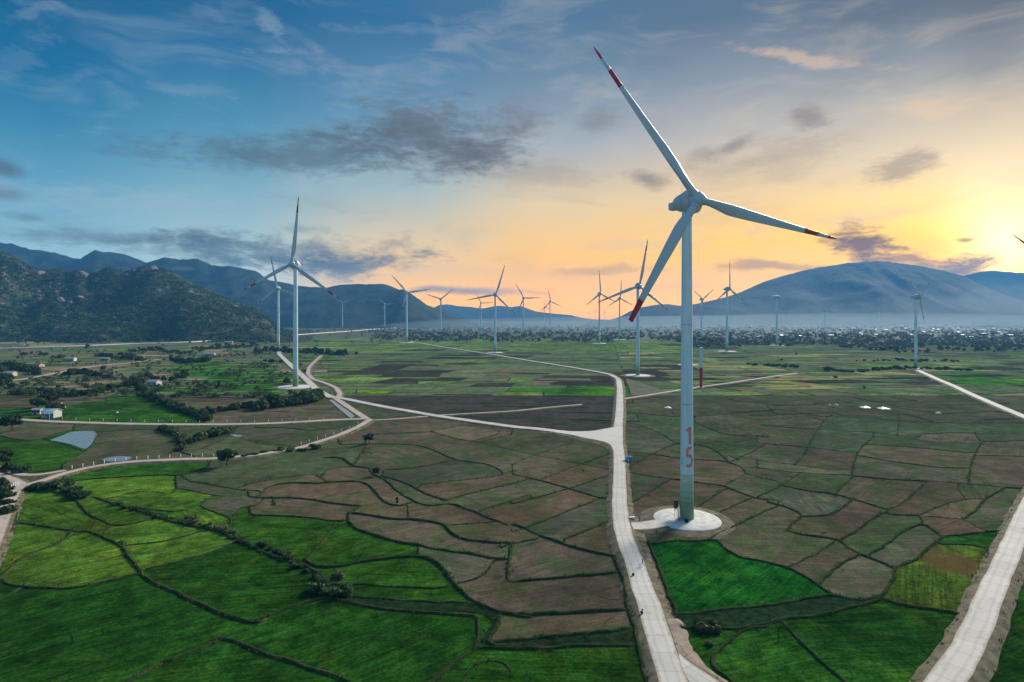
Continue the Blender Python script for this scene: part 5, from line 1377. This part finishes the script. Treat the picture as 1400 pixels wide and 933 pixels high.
# blue booth
x, y = G(860, 632); e = empty('roadside_booth', (x, y, .1), R_(-8)); tag(e, 'bright blue roadside booth beside the middle road', 'booth')
bx('wall', (0, 0, .95), (1.9, 1.6, 1.9), 'blue', e); bm = roof_bm(1.9, 1.6, 1.9, .35, .2, .06); link('roof', bm_mesh('roof', bm), M['blue'], e); bx('hatch', (-.25, -.82, .75), (.6, .06, .8), 'signwhite', e); bx('ledge', (-.25, -.95, .34), (.8, .3, .05), 'pole', e)
# pale green chest on the verge
x, y = G(864, 712); e = empty('cable_box', (x, y, .1), R_(12)); tag(e, 'pale green cable box at the driveway corner', 'box'); bx('body', (0, 0, .4), (1.5, .7, .8), 'tinaqua', e, .04); bx('lid', (0, 0, .86), (1.6, .8, .1), 'signwhite', e, .02)
# made-up red and cyan pole in place of a blade's stitching ghost
x, y = G(958.5, 531); e = empty('ghost_blade_pole', (x, y, .1)); tag(e, 'tall thin pole standing in for a ghosted blade, red below and pale cyan above, right of the nearest tower', 'pole')
for z0, z1, mt, nm in ((.0, 15.4, 'red', 'red_section'), (15.41, 30.5, 'cyan', 'cyan_section')):
    bm = bmesh.new(); tube(bm, [(0, 0, z0), (0, 0, z1)], [1.0 + z0 * .018, 1.0 + z1 * .018], 14); link(nm, bm_mesh(nm, bm, False), M[mt], e)
bm = bmesh.new(); box(bm, (0, 0, .2), (3.2, 3.2, .5)); bmesh.ops.bevel(bm, geom=bm.edges[:], offset=.08, segments=1, affect='EDGES'); link('base_block', bm_mesh('base_block', bm), M['pad'], e)
x, y = G(940, 499.5); bm = bmesh.new(); tube(bm, [(0, 0, -.1), (0, 0, .5), (0, 0, .6)], [11, 11, 10.6], 40); o = link('concrete_pad', bm_mesh('concrete_pad', bm), M['pad'], None, (x, y, .05)); o.scale.y = .8; tag(o, 'bare white concrete pad half hidden behind the nearest tower', 'pad')
# white plastic sheets in the right fields
def tarp(px, py, w, label):
    x, y = G(px, py); g = 9; P = np.zeros((g, g, 3))
    for i in range(g):
        for j in range(g):
            u, v = j / (g - 1) - .5, i / (g - 1) - .5; r = max(abs(u), abs(v)) * 2; P[i, j] = (u * w * (1 + .3 * mnoise.noise((px, i * .5, 0))), v * w * .9 * (1 + .3 * mnoise.noise((px, j * .5, 3))), .08 + (1 - r) * (.9 + .5 * mnoise.noise((u * 4, v * 4, px))))
    o = link('plastic_sheet', grid_mesh('plastic_sheet', P, True), M['sheet'], None, (x, y, .05)); tag(o, label, 'sheet')
tarp(1134.5, 554.5, 1.6, 'left one of the two smallest white sheets in the right fields'); tarp(1142.5, 554, 2.0, 'right one of the two smallest white sheets in the right fields'); tarp(1183, 557.5, 5.0, 'wide white sheet left of the other wide one in the right fields'); tarp(1208, 559, 5.5, 'widest white sheet in the right fields'); tarp(1283, 565.5, 2.6, 'lone white sheet furthest right in the fields'); tarp(913, 558, 4.0, 'white sheet left of the nearest tower'); tarp(160, 565, 1.4, 'tiny white sheet in the green paddy left')
# marker posts along the left roads
bm = bmesh.new(); box(bm, (0, 0, .5), (.16, .16, 1.0)); box(bm, (0, 0, 1.03), (.2, .2, .06)); PM = bm_mesh('marker_post', bm); PM.materials.append(M['signwhite'])
def posts(poly, n, dx, label, group, s=1.0):
    P = even(resample(pl(poly), 4), .5)
    for i in range(n):
        p = P[int(i / max(1, n - 1) * (len(P) - 1))]; x, y = G(p[0], p[1]); o = link('marker_post', PM, None, None, (x, y + dx, .5)); o.scale = (s, s, s); tag(o, label, 'post', group)
posts('P:80,576 175,579 275,580.5 350,579.5 440,576', 20, 2.6, 'small white marker post along the level dirt road', 'posts along the level dirt road', .9)
posts('P:95,644 125,639 175,632 250,628 290,627', 14, 1.2, 'small white marker post along the lower dirt road', 'posts along the lower dirt road', 1.1)
posts('P:410,611 432,604 462,594 488,583', 8, 1.6, 'small white marker post near the crossroads bend', 'posts near the crossroads bend', 1.1)
posts('P:15.5,671 24,667', 4, 0, 'white bollard in the short row at the left junction', 'bollards at the left junction', 1.5)
# utility poles by the dirt track
for px, py, l in ((97, 506, 'leftmost thin pale pole along the dirt track'), (128, 502, 'second thin pole along the dirt track'), (156, 499, 'third thin pole along the dirt track'), (183, 495, 'rightmost thin pale pole along the dirt track')):
    x, y = G(px, py); e = empty('utility_pole', (x, y, .1)); tag(e, l, 'pole'); bm = bmesh.new(); tube(bm, [(0, 0, 0), (0, 0, 7.5)], [.16, .10], 8); link('pole', bm_mesh('pole', bm), M['pole'], e); bm = bmesh.new(); box(bm, (0, 0, 7.1), (1.6, .1, .12)); link('crossarm', bm_mesh('crossarm', bm), M['steel'], e)
# lorry on the highway
x, y = G(30, 476.6); e = empty('lorry', (x, y, 2.25), R_(-2)); tag(e, 'white lorry with a red cab on the raised highway', 'lorry')
bx('cargo_box', (-1.5, 0, 2.5), (12, 2.5, 2.9), 'plaster', e, .06); bx('cab', (6.2, 0, 1.9), (2.2, 2.4, 2.6), 'red', e, .2); bx('windscreen', (7.32, 0, 2.3), (.06, 2.0, .9), 'glass', e); bx('chassis', (0, 0, .85), (13.5, 1.2, .3), 'dark', e)
for wx in (-6, -4.6, 2.5, 6.0):
    for sy in (-1, 1):
        bm = bmesh.new(); tube(bm, [(wx, sy * .95, .5), (wx, sy * 1.25, .5)], [.5, .5], 14); w_ = link('wheel', bm_mesh('wheel', bm), M['rubber'], e); bm = bmesh.new(); tube(bm, [(wx, sy * 1.25, .5), (wx, sy * 1.28, .5)], [.25, .22], 10); link('rim', bm_mesh('rim', bm), M['steel'], w_)

# ------------------------------------------------------------------ the hazy evening air
def volume_box(name, lo, hi, colr, dens, aniso, label):
    bm = bmesh.new(); box(bm, [(a + b) / 2 for a, b in zip(lo, hi)], [b - a for a, b in zip(lo, hi)])
    m = D.materials.new(name); m.use_nodes = True; t = m.node_tree; t.nodes.clear(); o = t.nodes.new('ShaderNodeOutputMaterial'); v = t.nodes.new('ShaderNodeVolumePrincipled')
    v.inputs['Color'].default_value = (*colr, 1); v.inputs['Density'].default_value = dens; v.inputs['Anisotropy'].default_value = aniso
    t.links.new(v.outputs[0], o.inputs['Volume']); ob = link(name, bm_mesh(name, bm), m); tag(ob, label, kind='stuff'); return ob
volume_box('haze', (-7900, -700, -5), (7900, 7300, 540), (.13, .46, .92), 0.95e-4, .15, 'thin blue evening haze filling the valley')

def puff(name, px, py, d, wpx, hpx, depth, dens, colr, label):
    k = d / F; bm = bmesh.new(); bmesh.ops.create_icosphere(bm, subdivisions=3, radius=1.0)
    for v in bm.verts:
        n_ = mnoise.fractal(v.co * 1.3 + Vector((px, 0, 0)), 1, 2, 3); v.co *= 1 + .25 * n_
    for v in bm.verts: v.co = Vector((v.co.x * wpx * k, v.co.y * depth, v.co.z * hpx * k))
    m = D.materials.new(name); m.use_nodes = True; t = m.node_tree; t.nodes.clear(); o = t.nodes.new('ShaderNodeOutputMaterial'); v = t.nodes.new('ShaderNodeVolumePrincipled')
    v.inputs['Color'].default_value = (*colr, 1); v.inputs['Density'].default_value = dens; v.inputs['Anisotropy'].default_value = .2; t.links.new(v.outputs[0], o.inputs['Volume'])
    ob = link(name, bm_mesh(name, bm, True), m, None, ((px - CX) * k, d, CH + (Y0 - py) * k)); tag(ob, label, kind='stuff'); return ob
for px, py, w_, h_, dn in ((1335, 418, 95, 36, 1.7e-4), (1250, 428, 120, 24, 1.2e-4), (1080, 424, 110, 28, 1.2e-4), (470, 432, 90, 16, 4e-4), (1400, 410, 60, 24, 3e-4)):
    puff('mist_bank', px, py, 2950, w_, h_, 330, dn, (.58, .66, .74), 'pale mist lying at the foot of the mountains')
puff('mist_bank', 1130, 449, 2350, 560, 20, 850, 4.0e-4, (.46, .60, .72), 'thin mist lying over the far town and woods')
puff('cloud_wisp', 250, 367, 2600, 17, 4, 22, .0016, (.9, .92, .95), 'small white cloud wisp clinging to the blue ridge')
